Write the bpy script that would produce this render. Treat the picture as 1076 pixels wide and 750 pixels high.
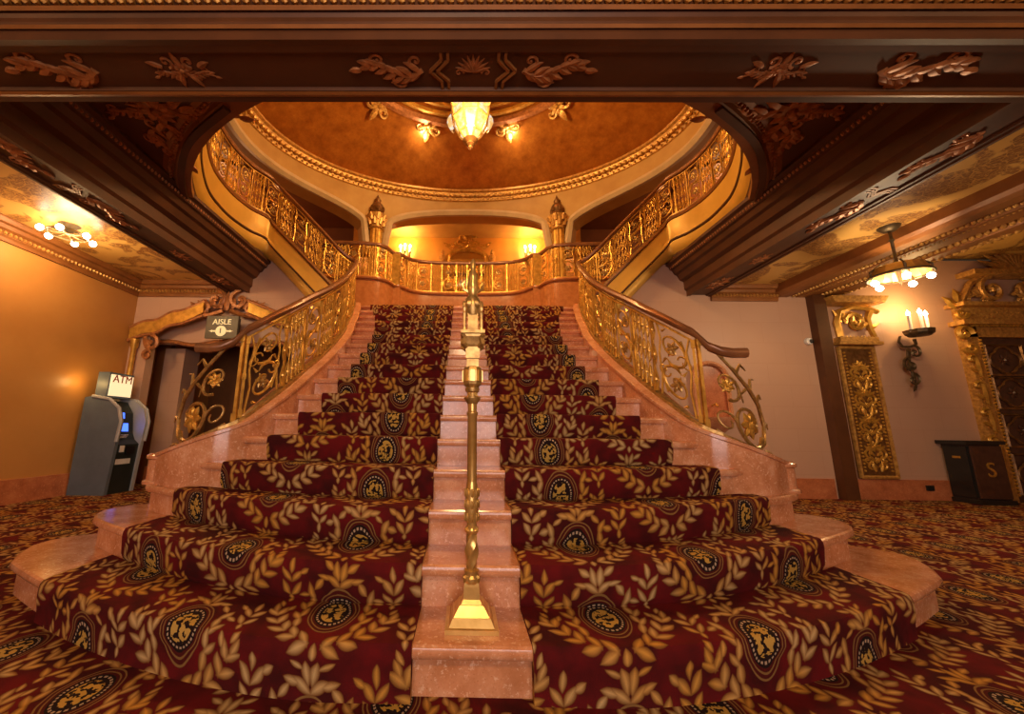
import bpy, math, random
from mathutils import Vector, Matrix
random.seed(7)
for o in list(bpy.data.objects): bpy.data.objects.remove(o)
SC = bpy.context.scene; COL = SC.collection
PI = math.pi
# ------------------------------------------------------------------ camera
F, CX, CY = 400., 482., 375.
PITCH, YAW, ROLL = math.atan(77/400.), 0.013, 0.012
EYE = Vector((-0.04, 0, 0.9085))
_f = Vector((-math.sin(YAW)*math.cos(PITCH), math.cos(YAW)*math.cos(PITCH), math.sin(PITCH)))
_r = Vector((math.cos(YAW), math.sin(YAW), 0)); _u = _r.cross(_f)
_R = _r*math.cos(ROLL)+_u*math.sin(ROLL); _U = _u*math.cos(ROLL)-_r*math.sin(ROLL)
cd = bpy.data.cameras.new('camera'); cam = bpy.data.objects.new('camera', cd); COL.objects.link(cam)
cd.sensor_fit = 'HORIZONTAL'; cd.sensor_width = 36; cd.lens = F/1076*36; cd.shift_x = (538-CX)/1076; cd.clip_start = 0.05
M = Matrix((_R, _U, -_f)).transposed().to_4x4(); M.translation = EYE; cam.matrix_world = M
SC.camera = cam
# ------------------------------------------------------------------ world + light
SC.view_settings.view_transform = 'Standard'; SC.view_settings.look = 'None'
SC.view_settings.gamma = 1; SC.view_settings.use_curve_mapping = False
SC.view_settings.exposure = 0.0
W = bpy.data.worlds.new('world'); SC.world = W; W.use_nodes = True
W.node_tree.nodes['Background'].inputs[0].default_value = (1.0, 0.62, 0.36, 1)
W.node_tree.nodes['Background'].inputs[1].default_value = 0.035
def lamp(name, loc, watts, col=(1, .62, .28), rad=.12, kind='POINT', rot=None, size=None, size_y=None, spot=None):
    l = bpy.data.lights.new(name, kind); l.energy = watts; l.color = col
    if kind == 'AREA':
        l.size = size
        if size_y: l.shape = 'RECTANGLE'; l.size_y = size_y
    else: l.shadow_soft_size = rad
    if spot: l.spot_size = spot; l.spot_blend = .6
    o = bpy.data.objects.new(name, l); COL.objects.link(o); o.location = loc
    if rot: o.rotation_euler = rot
    return o
# entrance doors behind the viewer (daylight) and unseen lamps added overhead behind the viewer to light the foreground
lamp('entrance_daylight', (0, -3.6, 1.5), 150, (1, .84, .82), kind='AREA', rot=(PI/2, 0, 0), size=3.6, size_y=2.0)
lamp('lobby_overhead_fill', (0, -.7, 2.9), 120, (1, .66, .34), .2)
lamp('lobby_side_fill', (4.2, -.6, 2.8), 70, (1, .6, .28), .2)
lamp('lobby_side_fill', (-4.2, -.6, 2.8), 70, (1, .6, .28), .2)

# ------------------------------------------------------------------ materials
MATS = {}
class NT:
    def __init__(s, name):
        s.m = bpy.data.materials.new(name); s.m.use_nodes = True; s.t = s.m.node_tree; s.n = s.t.nodes; s.l = s.t.links
        s.b = s.n['Principled BSDF']
    def new(s, typ, **kw):
        x = s.n.new(typ)
        for k, v in kw.items(): setattr(x, k, v)
        return x
    def put(s, sock, v):
        if hasattr(v, 'is_output') or isinstance(v, bpy.types.NodeSocket): s.l.new(v, sock)
        elif v is not None:
            if isinstance(v, (tuple, list)) and len(v) == 3 and sock.type == 'RGBA': v = (*v, 1)
            sock.default_value = v
    def math(s, op, a, b=None, c=None, clamp=False):
        x = s.new('ShaderNodeMath', operation=op, use_clamp=clamp); s.put(x.inputs[0], a)
        if b is not None: s.put(x.inputs[1], b)
        if c is not None: s.put(x.inputs[2], c)
        return x.outputs[0]
    def vmath(s, op, a, b=None, out=0):
        x = s.new('ShaderNodeVectorMath', operation=op); s.put(x.inputs[0], a)
        if b is not None: s.put(x.inputs[1], b)
        return x.outputs['Value'] if op in ('DOT_PRODUCT', 'LENGTH', 'DISTANCE') else x.outputs[0]
    def mix(s, f, a, b):
        x = s.new('ShaderNodeMix', data_type='RGBA'); s.put(x.inputs[0], f); s.put(x.inputs[6], a); s.put(x.inputs[7], b); return x.outputs[2]
    def noise(s, scale, detail=4, rough=.6, vec=None, dist=0):
        x = s.new('ShaderNodeTexNoise'); x.inputs['Scale'].default_value = scale; x.inputs['Detail'].default_value = detail
        x.inputs['Roughness'].default_value = rough; x.inputs['Distortion'].default_value = dist
        if vec is None: vec = s.obj()
        s.l.new(vec, x.inputs['Vector']); return x.outputs['Fac']
    def obj(s):
        if not hasattr(s, '_tc'): s._tc = s.new('ShaderNodeNewGeometry')
        return s._tc.outputs['Position']
    def ramp(s, f, stops):
        x = s.new('ShaderNodeValToRGB'); e = x.color_ramp.elements
        while len(e) < len(stops): e.new(.5)
        for q, (p, c) in zip(e, stops): q.position = p; q.color = (*c, 1) if len(c) == 3 else c
        s.l.new(f, x.inputs[0]); return x.outputs[0]
    def bump(s, hgt, st=.3, dist=.01):
        x = s.new('ShaderNodeBump'); x.inputs['Strength'].default_value = st; x.inputs['Distance'].default_value = dist
        s.l.new(hgt, x.inputs['Height']); s.l.new(x.outputs[0], s.b.inputs['Normal'])
    def set(s, **kw):
        for k, v in kw.items(): s.put(s.b.inputs[k.replace('_', ' ')], v)
def reg(nt, key): MATS[key] = nt.m; return nt
def simple(key, c1, c2=None, rough=.5, metal=0, scale=6, bump=0, spec=None, detail=5, lo=.35, hi=.65):
    t = NT(key); c2 = c2 or tuple(x*.8 for x in c1)
    f = t.noise(scale, detail)
    t.set(Base_Color=t.ramp(f, [(lo, c1), (hi, c2)]), Roughness=rough, Metallic=metal)
    if bump: t.bump(f, bump)
    if spec is not None: t.b.inputs['Specular IOR Level'].default_value = spec
    return reg(t, key)
def emis(key, col, st, base=None):
    t = NT(key); t.set(Base_Color=base or col, Emission_Color=col, Emission_Strength=st, Roughness=.4); return reg(t, key)
simple('gold', (.74, .42, .075), (.46, .235, .035), .38, .6, 12)
simple('gilt', (.68, .38, .09), (.36, .17, .04), .45, .45, 22)
simple('brass', (.74, .48, .15), (.54, .32, .08), .28, .7, 10)
simple('oldbrass', (.58, .36, .11), (.30, .17, .045), .36, .65, 30)
simple('bronze', (.30, .15, .05), (.14, .065, .02), .4, .6, 16)
simple('iron', (.16, .11, .05), (.07, .05, .03), .45, .6, 20)
simple('railwood', (.30, .125, .045), (.20, .08, .03), .30, .25, 8)
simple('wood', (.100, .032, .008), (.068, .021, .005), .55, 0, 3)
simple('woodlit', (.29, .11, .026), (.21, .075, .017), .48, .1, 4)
simple('carved', (.50, .20, .065), (.26, .095, .03), .42, .3, 18)
simple('fascia', (.74, .44, .075), (.62, .34, .05), .42, .25, 1.6)
simple('frieze', (.50, .29, .075), (.42, .22, .05), .6, 0, 2.5)
simple('cream', (.56, .40, .22), (.46, .32, .16), .6, 0, 3)
simple('wallgold', (.74, .36, .06), (.64, .28, .04), .6, 0, 2)
simple('walltan', (.52, .25, .065), (.46, .205, .048), .42, 0, 1.2, .02)
simple('dark', (.035, .014, .008), (.02, .008, .005), .6, 0, 3)
simple('mezz', (.22, .075, .024), (.16, .052, .016), .6, 0, 2)
simple('doorwood', (.085, .035, .02), (.05, .02, .012), .3, 0, 12)
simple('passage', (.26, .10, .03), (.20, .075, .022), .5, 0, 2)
simple('blackpaint', (.018, .016, .014), (.012, .010, .009), .3, 0, 5)
simple('atmgrey', (.115, .15, .185), (.095, .125, .155), .45, 0, 5)
simple('atmlight', (.40, .41, .42), (.33, .34, .35), .4, 0, 5)
simple('atmdark', (.022, .030, .028), (.016, .022, .020), .35, 0, 5)
simple('white', (.75, .74, .70), (.66, .65, .60), .5, 0, 5)
simple('red', (.35, .03, .015), (.30, .025, .012), .5, 0, 5)
simple('signgrey', (.10, .085, .06), (.075, .062, .042), .45, .3, 6)
simple('orangestone', (.52, .20, .062), (.42, .145, .04), .22, 0, 14)
def marble(key, base, dark, light, rough):
    t = NT(key); a = t.noise(55, 3, .7); b = t.noise(6, 5, .65); c = t.noise(150, 2, .6)
    col = t.ramp(b, [(.3, dark), (.55, base), (.75, light)])
    col = t.mix(t.ramp(a, [(.56, (0, 0, 0)), (.66, (1, 1, 1))]), col, light)
    col = t.mix(t.ramp(c, [(.62, (0, 0, 0)), (.70, (1, 1, 1))]), col, dark)
    t.set(Base_Color=col, Roughness=rough); reg(t, key)
marble('marble', (.60, .268, .128), (.43, .160, .060), (.72, .42, .25), .17)
marble('baseboard', (.50, .165, .065), (.34, .095, .035), (.60, .25, .11), .3)
# back wall: lightly scored painted plaster blocks
t = NT('wallpink'); br = t.new('ShaderNodeTexBrick')
mp = t.new('ShaderNodeMapping'); mp.inputs['Rotation'].default_value = (PI/2, 0, 0); t.l.new(t.obj(), mp.inputs[0]); t.l.new(mp.outputs[0], br.inputs['Vector'])
br.inputs['Color1'].default_value = (.54, .34, .235, 1); br.inputs['Color2'].default_value = (.53, .328, .225, 1); br.inputs['Mortar'].default_value = (.505, .31, .21, 1)
br.inputs['Scale'].default_value = 1.0; br.inputs['Mortar Size'].default_value = .006; br.inputs['Brick Width'].default_value = .62; br.inputs['Row Height'].default_value = .33
t.set(Base_Color=t.mix(t.math('MULTIPLY', t.noise(1.5), .5), br.outputs[0], (.44, .25, .15)), Roughness=.45); reg(t, 'wallpink')
# dome: mottled gilded brown, glossy
t = NT('dome'); f = t.noise(5, 7, .75); g = t.noise(34, 3, .7)
t.set(Base_Color=t.mix(t.math('MULTIPLY', g, .6), t.ramp(f, [(.32, (.28, .085, .012)), (.55, (.54, .20, .028)), (.72, (.70, .31, .05))]), (.40, .125, .016)), Roughness=.30, Metallic=.5)
t.bump(g, .12); reg(t, 'dome')
# painted ceiling with stencilled arabesques
t = NT('painted'); n1 = t.noise(2.1, 2, .5, dist=1.2); vo = t.new('ShaderNodeTexVoronoi', feature='DISTANCE_TO_EDGE'); vo.inputs['Scale'].default_value = 13
t.l.new(t.obj(), vo.inputs['Vector']); wv = t.noise(17, 3, .7, dist=2.5)
sten = t.math('MULTIPLY', t.ramp(n1, [(.50, (0, 0, 0)), (.53, (1, 1, 1))]), t.ramp(wv, [(.40, (.35, .35, .35)), (.5, (1, 1, 1))]))
col = t.mix(sten, (.62, .37, .10), t.ramp(vo.outputs['Distance'], [(.02, (.50, .25, .05)), (.07, (.15, .055, .02)), (.25, (.26, .11, .03))]))
t.set(Base_Color=col, Roughness=.4); reg(t, 'painted')
emis('bulb', (1, .86, .62), 28); emis('flame', (1, .80, .50), 40)
emis('atmglow', (1, .74, .40), .95, (.8, .7, .5)); emis('screen', (.06, .16, 1.0), 2.2); emis('signlit', (1, .82, .40), .45, (.7, .55, .25))
t = NT('lampglass'); n = t.noise(13, 3)
t.set(Base_Color=(.10, .07, .03), Emission_Color=t.ramp(n, [(.40, (1, .50, .12)), (.50, (1, .72, .34)), (.60, (1, .90, .66)), (.66, (.40, .55, 1.0))]), Emission_Strength=.85, Roughness=.2); reg(t, 'lampglass')
t = NT('mirrorglass'); t.set(Base_Color=(.72, .66, .56), Metallic=1., Roughness=.05); reg(t, 'mirrorglass')
# patterned carpet (woven print): half-drop medallions and laurel fronds
def carpet_mat():
    t = NT('carpet'); uv = t.new('ShaderNodeUVMap'); sp = t.new('ShaderNodeSeparateXYZ')
    wob = t.new('ShaderNodeTexNoise'); wob.inputs['Scale'].default_value = 9; wob.inputs['Detail'].default_value = 1
    t.l.new(uv.outputs[0], wob.inputs['Vector'])
    w2 = t.new('ShaderNodeVectorMath', operation='SCALE'); w2.inputs['Scale'].default_value = .020
    t.l.new(t.vmath('SUBTRACT', wob.outputs['Color'], (.5, .5, .5)), w2.inputs[0])
    t.l.new(t.vmath('ADD', uv.outputs[0], w2.outputs[0]), sp.inputs[0])
    Wt, Ht = .54, .50
    uu = t.math('DIVIDE', sp.outputs[0], Wt); iu = t.math('FLOOR', uu)
    odd = t.math('MULTIPLY', t.math('FLOORED_MODULO', iu, 2.), .5)
    vv = t.math('ADD', t.math('DIVIDE', sp.outputs[1], Ht), odd)
    x0 = t.math('MULTIPLY', t.math('SUBTRACT', t.math('FRACT', uu), .5), Wt)
    y = t.math('MULTIPLY', t.math('SUBTRACT', t.math('FRACT', vv), .5), Ht)
    x = t.math('ABSOLUTE', x0)
    cb = t.new('ShaderNodeCombineXYZ'); t.l.new(x, cb.inputs[0]); t.l.new(y, cb.inputs[1]); P = cb.outputs[0]
    D_ = math.radians; leaves = []
    spec = [(.118, -.095, 78, .034, .0125), (.140, -.050, 52, .032, .012), (.120, -.020, 100, .032, .0115), (.143, .022, 55, .032, .012), (.122, .052, 98, .034, .0125), (.128, .102, 70, .036, .013), (.160, .092, -20, .022, .012),
            (.030, .165, 35, .034, .013), (.014, .205, 80, .036, .0135), (.068, .175, 15, .028, .011), (.095, .145, 130, .026, .011), (.052, .228, 30, .026, .010),
            (.222, .205, 92, .030, .011), (.198, .160, 128, .032, .012), (.246, .160, 52, .032, .012), (.200, .105, 125, .030, .011), (.244, .105, 55, .030, .011), (.222, .062, 90, .018, .009), (.165, .185, 145, .022, .010),
            (.185, -.005, 110, .022, .0095), (.238, .018, 60, .022, .0095)]
    for (gx, gy, ga) in ((.030, -.205, 12), (.085, -.188, 25), (.138, -.160, 40), (.182, -.118, 55), (.215, -.066, 66)):
        for sd in (-1, 1):
            a_ = ga+sd*38; spec.append((gx+.030*math.cos(D_(a_)), gy+.030*math.sin(D_(a_)), a_, .034, .0135))
    spec.append((.245, -.018, 70, .030, .012)); spec.append((.0, -.225, 90, .022, .011))
    for (px_, py_, an_, l_, w_) in spec: leaves.append((px_, py_, D_(an_), l_*1.28, w_*1.42))
    best = None; shade = None
    for (cx, cy, an, l, w) in leaves:
        d = t.vmath('SUBTRACT', P, (cx, cy, 0))
        a = t.vmath('DOT_PRODUCT', d, (math.cos(an)/l, math.sin(an)/l, 0)); b = t.vmath('DOT_PRODUCT', d, (-math.sin(an)/w, math.cos(an)/w, 0))
        e = t.math('MULTIPLY_ADD', a, a, t.math('ABSOLUTE', b))
        best = e if best is None else t.math('MINIMUM', best, e)
    dist = t.vmath('LENGTH', t.vmath('MULTIPLY', P, (1/.072, 1/.105, 0)))
    ang = t.math('ARCTAN2', y, x0)
    bead = t.math('MULTIPLY', t.math('GREATER_THAN', t.math('SINE', t.math('MULTIPLY', ang, 30.)), -.2),
                  t.math('LESS_THAN', t.math('ABSOLUTE', t.math('SUBTRACT', dist, .86)), .05))
    nz = t.noise(42, 2, .5, uv.outputs[0]); nf = t.noise(330, 2, .6, uv.outputs[0]); nb = t.noise(4, 3, .6, uv.outputs[0]); nl = t.noise(2.2, 2, .5, uv.outputs[0])
    bg = t.mix(t.ramp(nb, [(.38, (0, 0, 0)), (.62, (1, 1, 1))]), (.135, .006, .007), (.050, .005, .005))
    lf = t.mix(t.ramp(nl, [(.42, (0, 0, 0)), (.60, (1, 1, 1))]), (.60, .29, .045), (.58, .39, .16))
    lf = t.mix(t.ramp(best, [(.05, (0, 0, 0)), (.95, (1, 1, 1))]), lf, (.16, .055, .012))
    col = t.mix(t.math('LESS_THAN', best, 1.0), bg, lf)
    ring = t.math('MAXIMUM', t.math('LESS_THAN', t.math('ABSOLUTE', t.math('SUBTRACT', dist, 1.14)), .032), t.math('LESS_THAN', t.math('ABSOLUTE', t.math('SUBTRACT', dist, 1.32)), .036))
    col = t.mix(t.math('MULTIPLY', t.math('LESS_THAN', dist, 1.36), t.math('GREATER_THAN', dist, .95)), col, (.075, .008, .006))
    col = t.mix(ring, col, (.23, .12, .035))
    flower = t.math('MULTIPLY', t.math('GREATER_THAN', nz, .49), t.math('LESS_THAN', dist, .66))
    med = t.mix(flower, (.014, .007, .006), t.mix(nl, (.55, .28, .02), (.48, .33, .10)))
    med = t.mix(bead, med, (.46, .32, .20))
    col = t.mix(t.math('LESS_THAN', dist, 1.0), col, med)
    col = t.mix(t.math('MULTIPLY', nf, .35), col, (.02, .006, .004))
    t.set(Base_Color=col, Roughness=.92); t.b.inputs['Specular IOR Level'].default_value = .12
    t.bump(t.math('SUBTRACT', nf, t.math('MULTIPLY', t.math('MINIMUM', best, 1.5), .8)), .35, .006); reg(t, 'carpet')
carpet_mat()

# ------------------------------------------------------------------ mesh helpers
class MB:
    def __init__(s): s.v = []; s.f = []; s.uv = None
    def quadgrid(s, rows, close=False, flip=False):
        b = len(s.v); m = len(rows[0])
        for r in rows: s.v += [tuple(p) for p in r]
        for i in range(len(rows)-1):
            for j in range(m if close else m-1):
                j2 = (j+1) % m; q = (b+i*m+j, b+i*m+j2, b+(i+1)*m+j2, b+(i+1)*m+j)
                s.f.append(q[::-1] if flip else q)
        return s
    def poly(s, pts): b = len(s.v); s.v += [tuple(p) for p in pts]; s.f.append(tuple(range(b, b+len(pts)))); return s
    def box(s, c, d, ax=None, taper=1.0):
        b = len(s.v); c = Vector(c); ax = ax or (Vector((1, 0, 0)), Vector((0, 1, 0)), Vector((0, 0, 1)))
        for z in (-1, 1):
            k = taper if z > 0 else 1
            for x, y in ((-1, -1), (1, -1), (1, 1), (-1, 1)):
                s.v.append(tuple(c+ax[0]*x*d[0]/2*k+ax[1]*y*d[1]/2*k+ax[2]*z*d[2]/2))
        for q in ((3, 2, 1, 0), (4, 5, 6, 7), (0, 1, 5, 4), (1, 2, 6, 5), (2, 3, 7, 6), (3, 0, 4, 7)): s.f.append(tuple(b+i for i in q))
        return s
    def lathe(s, c, prof, n=12, ax=(0, 0, 1), sc=(1, 1), rot=0):
        c = Vector(c); a = Vector(ax).normalized(); u = a.orthogonal().normalized() if abs(a.z) < .99 else Vector((1, 0, 0)); w = a.cross(u)
        rows = [[c+a*z+(u*math.cos(2*PI*j/n+rot)*sc[0]+w*math.sin(2*PI*j/n+rot)*sc[1])*r for j in range(n)] for r, z in prof]
        s.quadgrid(rows, True)
        if prof[0][0] > 1e-4: s.poly(rows[0][::-1])
        if prof[-1][0] > 1e-4: s.poly(rows[-1])
        return s
    def tube(s, pts, rad, n=5, flat=None):
        pts = [Vector(p) for p in pts]; rad = rad if isinstance(rad, (list, tuple)) else [rad]*len(pts)
        t = (pts[1]-pts[0]).normalized(); u = t.orthogonal().normalized(); rows = []
        for i, p in enumerate(pts):
            t = (pts[min(i+1, len(pts)-1)]-pts[max(i-1, 0)]); t = t.normalized() if t.length > 1e-9 else Vector((0, 0, 1))
            u = (u-t*u.dot(t)); u = u.normalized() if u.length > 1e-6 else t.orthogonal().normalized(); w = t.cross(u)
            ring = [u*math.cos(2*PI*j/n)*rad[i]+w*math.sin(2*PI*j/n)*rad[i] for j in range(n)]
            if flat is not None: ring = [q-flat*q.dot(flat)*.45 for q in ring]
            rows.append([p+q for q in ring])
        s.quadgrid(rows, True); s.poly(rows[0][::-1]); s.poly(rows[-1]); return s
    def sphere(s, c, r, n=8, m=5, sc=(1, 1, 1)):
        rows = [[Vector(c)+Vector((math.cos(2*PI*j/n)*math.sin(PI*i/m)*r*sc[0], math.sin(2*PI*j/n)*math.sin(PI*i/m)*r*sc[1], -math.cos(PI*i/m)*r*sc[2])) for j in range(n)] for i in range(m+1)]
        s.quadgrid(rows, True); return s
    def sweep(s, path, prof, closed_prof=True, cap=True):
        """profile (n,z): n to the right of travel (in plan), z up"""
        rows = []; L = len(path)
        for i, p in enumerate(path):
            a = path[max(i-1, 0)]; b = path[min(i+1, L-1)]; d = Vector((b[0]-a[0], b[1]-a[1], 0)); d = d.normalized() if d.length > 1e-9 else Vector((0, 1, 0))
            nrm = Vector((d.y, -d.x, 0)); k = 1.0
            if 0 < i < L-1:
                e = Vector((p[0]-a[0], p[1]-a[1], 0)).normalized(); k = 1/max(.5, d.dot(e))
            rows.append([Vector(p)+nrm*q[0]*k+Vector((0, 0, q[1])) for q in prof])
        s.quadgrid(rows, closed_prof)
        if cap and closed_prof: s.poly(rows[0][::-1]); s.poly(rows[-1])
        return s
    def mirror(s):
        m = MB(); m.v = [(-x, y, z) for x, y, z in s.v]; m.f = [f[::-1] for f in s.f]; m.uv = s.uv; return m
def make(name, mb, mat, parent=None, smooth=False, loc=None, recalc=True):
    me = bpy.data.meshes.new(name); me.from_pydata(mb.v, [], mb.f)
    if mb.uv:
        l = me.uv_layers.new(name='UVMap')
        for lp in me.loops: l.data[lp.index].uv = mb.uv[lp.vertex_index]
    me.materials.append(MATS[mat])
    if recalc and not mb.uv:
        import bmesh
        bm = bmesh.new(); bm.from_mesh(me); bmesh.ops.recalc_face_normals(bm, faces=bm.faces); bm.to_mesh(me); bm.free()
    if smooth:
        for p in me.polygons: p.use_smooth = True
        try: me.set_sharp_from_angle(angle=math.radians(40))
        except Exception: pass
    me.update()
    o = bpy.data.objects.new(name, me); COL.objects.link(o)
    if parent: o.parent = parent; o.matrix_parent_inverse = Matrix.Translation(-parent.location)
    if loc: o.location = loc
    return o
def inst(src, parent, loc=None, rotz=0, scale=None):
    o = src.copy(); COL.objects.link(o); o.parent = parent; o.matrix_parent_inverse = Matrix.Translation(-parent.location)
    if loc is not None: o.location = loc
    o.rotation_euler = (0, 0, rotz)
    if scale: o.scale = scale
    return o
def tag(o, label, cat, group=None):
    o['label'] = label; o['category'] = cat
    if group: o['group'] = group
    return o
def thing(name, loc, label, cat, group=None):
    o = bpy.data.objects.new(name, None); COL.objects.link(o); o.location = loc; o.empty_display_size = .1
    bpy.context.view_layer.update(); return tag(o, label, cat, group)
def struct(o): o['kind'] = 'structure'; return o
def stuff(o): o['kind'] = 'stuff'; return o
def crom(pts, k=6):
    pts = [Vector(p) for p in pts]; out = []
    for i in range(len(pts)-1):
        p0 = pts[max(i-1, 0)]; p1 = pts[i]; p2 = pts[i+1]; p3 = pts[min(i+2, len(pts)-1)]
        for j in range(k):
            t = j/k; out.append(.5*((2*p1)+(p2-p0)*t+(2*p0-5*p1+4*p2-p3)*t*t+(3*p1-p0-3*p2+p3)*t**3))
    out.append(pts[-1]); return out
class Path:
    def __init__(s, pts):
        s.p = [Vector(p) for p in pts]; s.s = [0]
        for a, b in zip(s.p, s.p[1:]): s.s.append(s.s[-1]+math.hypot(b.x-a.x, b.y-a.y))
        s.L = s.s[-1]
    def at(s, d, h=0):
        d = max(0, min(s.L, d)); i = 0
        lo, hi = 0, len(s.s)-2
        while lo < hi:
            m = (lo+hi+1)//2
            if s.s[m] <= d: lo = m
            else: hi = m-1
        i = lo; q = (d-s.s[i])/max(1e-9, s.s[i+1]-s.s[i]); return s.p[i].lerp(s.p[i+1], q)+Vector((0, 0, h))
    def nrm(s, d):
        a = s.at(d-.02); b = s.at(d+.02); v = Vector((b.x-a.x, b.y-a.y, 0)).normalized(); return Vector((v.y, -v.x, 0))
# carved scroll / acanthus relief drawn on a plane (o, ax, ay, an)
def spiral(cx, cy, r0, r1, a0, turns, n=16):
    return [(cx+(r0+(r1-r0)*i/n)*math.cos(a0+turns*2*PI*i/n), cy+(r0+(r1-r0)*i/n)*math.sin(a0+turns*2*PI*i/n)) for i in range(n+1)]
class Relief:
    def __init__(s, o, ax, ay, an, sc=1): s.o = Vector(o); s.ax = Vector(ax).normalized(); s.ay = Vector(ay).normalized(); s.an = Vector(an).normalized(); s.sc = sc; s.m = MB()
    def pt(s, x, y, z=0): return s.o+(s.ax*x+s.ay*y+s.an*z)*s.sc
    def line(s, pts, r0, r1=None, z=.0, n=5):
        r1 = r0 if r1 is None else r1; L = len(pts)
        s.m.tube([s.pt(x, y, z) for x, y in pts], [s.sc*(r0+(r1-r0)*i/(L-1)) for i in range(L)], n)
    def leaf(s, x, y, a, l, w, curl=.5):
        pts = []; rr = []
        for i in range(6):
            q = i/5; aa = a+curl*q*q; pts.append((x, y)); rr.append(max(.15*w, w*math.sin(PI*min(.95, .18+q*.8))))
            x += math.cos(aa)*l/5; y += math.sin(aa)*l/5
        s.m.tube([s.pt(px, py, .2*w) for px, py in pts], [r*s.sc for r in rr], 5, s.an)
    def rosette(s, x, y, r, petals=7):
        for i in range(petals):
            a = 2*PI*i/petals; s.leaf(x+math.cos(a)*r*.2, y+math.sin(a)*r*.2, a, r*.8, r*.28, .2)
        s.m.sphere(s.pt(x, y, r*.1), r*.3*s.sc, 6, 4)
    def scroll(s, x, y, r, a0, turns, w): s.line(spiral(x, y, r, r*.15, a0, turns), w, w*.55); s.m.sphere(s.pt(x, y), r*.22*s.sc, 6, 4)
    def acanthus(s, x, y, a, l, side=1):
        """a long curling leaf spray starting at x,y heading a"""
        ca, sa = math.cos(a), math.sin(a); T = lambda u, v: (x+ca*u-sa*v*side, y+sa*u+ca*v*side)
        s.line([T(l*i/10, .10*l*math.sin(i/10*2*PI)) for i in range(11)], .05*l, .02*l)
        for i in range(7):
            u = l*(.05+i*.13); v = .10*l*math.sin(u/l*2*PI)
            for sd in (-1, 1):
                px, py = T(u, v); s.leaf(px, py, a+sd*side*(.75-.05*i), l*.30*(1-.05*i), l*.062, -sd*side*.6)
        px, py = T(l*.36, .19*l); s.scroll(px, py, .16*l, a-1.3*side, 1.1*side, .038*l)
        px, py = T(l*.70, -.17*l); s.scroll(px, py, .14*l, a+1.3*side, -1.1*side, .035*l)
        px, py = T(l*.10, -.15*l); s.scroll(px, py, .11*l, a+1.3*side, -1.1*side, .032*l)
        px, py = T(l, 0); s.leaf(px, py, a, l*.2, l*.06, .3)

# ------------------------------------------------------------------ dimensions
RI, TR, D1, CW = .17, .2764, 1.484, .205
BOW = {1: .42, 2: .48, 3: .50, 4: .35, 5: .2, 6: .08, 7: .03}
def yn(k, x): return D1+(k-1)*TR+BOW.get(k, 0)*(max(0., abs(x)-.5)/1.4)**1.6
CARX = {1: 2.05, 2: 1.92, 3: 1.86, 4: 1.60, 5: 1.39, 6: 1.28, 7: 1.21, 8: 1.175, 9: 1.147, 10: 1.14, 11: 1.14, 12: 1.16, 13: 1.21, 14: 1.27, 15: 1.34, 16: 1.44, 17: 1.56}
CURX = {4: 1.84, 5: 1.60, 6: 1.52, 7: 1.45, 8: 1.43, 9: 1.41, 10: 1.405, 11: 1.42, 12: 1.45, 13: 1.51, 14: 1.56, 15: 1.62, 16: 1.69, 17: 1.77}
NS = 17; LZ = NS*RI; YW = 5.85; SOF = 3.055; CEIL = 3.22; H2 = 3.6; BZ = 4.3; RIM = 5.8
EC = Vector((0, 5.0)); EA = 3.5; EBF = 2.7; EBB = 2.32
def ell(phi, da=0):   # phi 0 = back centre, clockwise to +X, pi = front
    b = EBB if math.cos(phi) > 0 else EBF
    return ((EA+da)*math.sin(phi), EC.y+(b+da)*math.cos(phi))

# ------------------------------------------------------------------ floor, walls
m = MB(); N = 2
m.v = [(-9, -4, 0), (11, -4, 0), (11, 9.6, 0), (-9, 9.6, 0)]; m.f = [(0, 1, 2, 3)]; m.uv = [(x, y) for x, y, z in m.v]
struct(make('floor', m, 'carpet'))
def wall(name, x0, x1, y0, y1, z0, z1, mat): return struct(make(name, MB().box(((x0+x1)/2, (y0+y1)/2, (z0+z1)/2), (abs(x1-x0), abs(y1-y0), z1-z0)), mat))
wall('wall_left', -5.5, -5.35, -4, 9, 0, 3.7, 'walltan')
m = MB()
WT = [(2.06, 2.52), (2.25, 2.66), (2.45, 2.85), (2.75, 3.15), (3.05, 3.46), (3.2, 3.60)]
for yy in (YW, YW+.15): m.quadgrid([[(x, yy, 0) for x, z in WT], [(x, yy, z) for x, z in WT]])
m.quadgrid([[(x, YW, z) for x, z in WT], [(x, YW+.15, z) for x, z in WT]]); m.box((7.1, YW+.075, 1.85), (7.8, .15, 3.7))
wbr = struct(make('wall_back_right', m, 'wallpink'))
wall('wall_front', -5.4, 11, -4.15, -4, 0, 4, 'walltan'); wall('wall_right', 11, 11.15, -4, 9, 0, 4, 'walltan')
# left back wall with arched doorway
def arch_z(x):   # opening top over the left doorway, x in [-5.05,-2.75]
    q = abs((x+3.86)/1.25); return 2.30+.52*max(0, 1-q**2.0)**.6 if q < 1 else 2.30
m = MB(); xs = [-5.05+i*(2.30/24) for i in range(25)]
m.box((-5.2, YW+.075, 1.85), (.3, .15, 3.7)); WL = [(-2.75, 3.15), (-2.45, 2.85), (-2.25, 2.66), (-2.06, 2.52)]
for yy in (YW, YW+.15): m.quadgrid([[(x, yy, 0) for x, z in WL], [(x, yy, z) for x, z in WL]])
m.quadgrid([[(x, YW, z) for x, z in WL], [(x, YW+.15, z) for x, z in WL]])
for yy in (YW, YW+.15): m.quadgrid([[(x, yy, arch_z(x)) for x in xs], [(x, yy, min(3.7, 3.15+(-2.75-x)*1.03)) for x in xs]])
m.quadgrid([[(x, YW, arch_z(x)) for x in xs], [(x, YW+.15, arch_z(x)) for x in xs]])
struct(make('wall_back_left', m, 'wallpink'))
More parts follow.
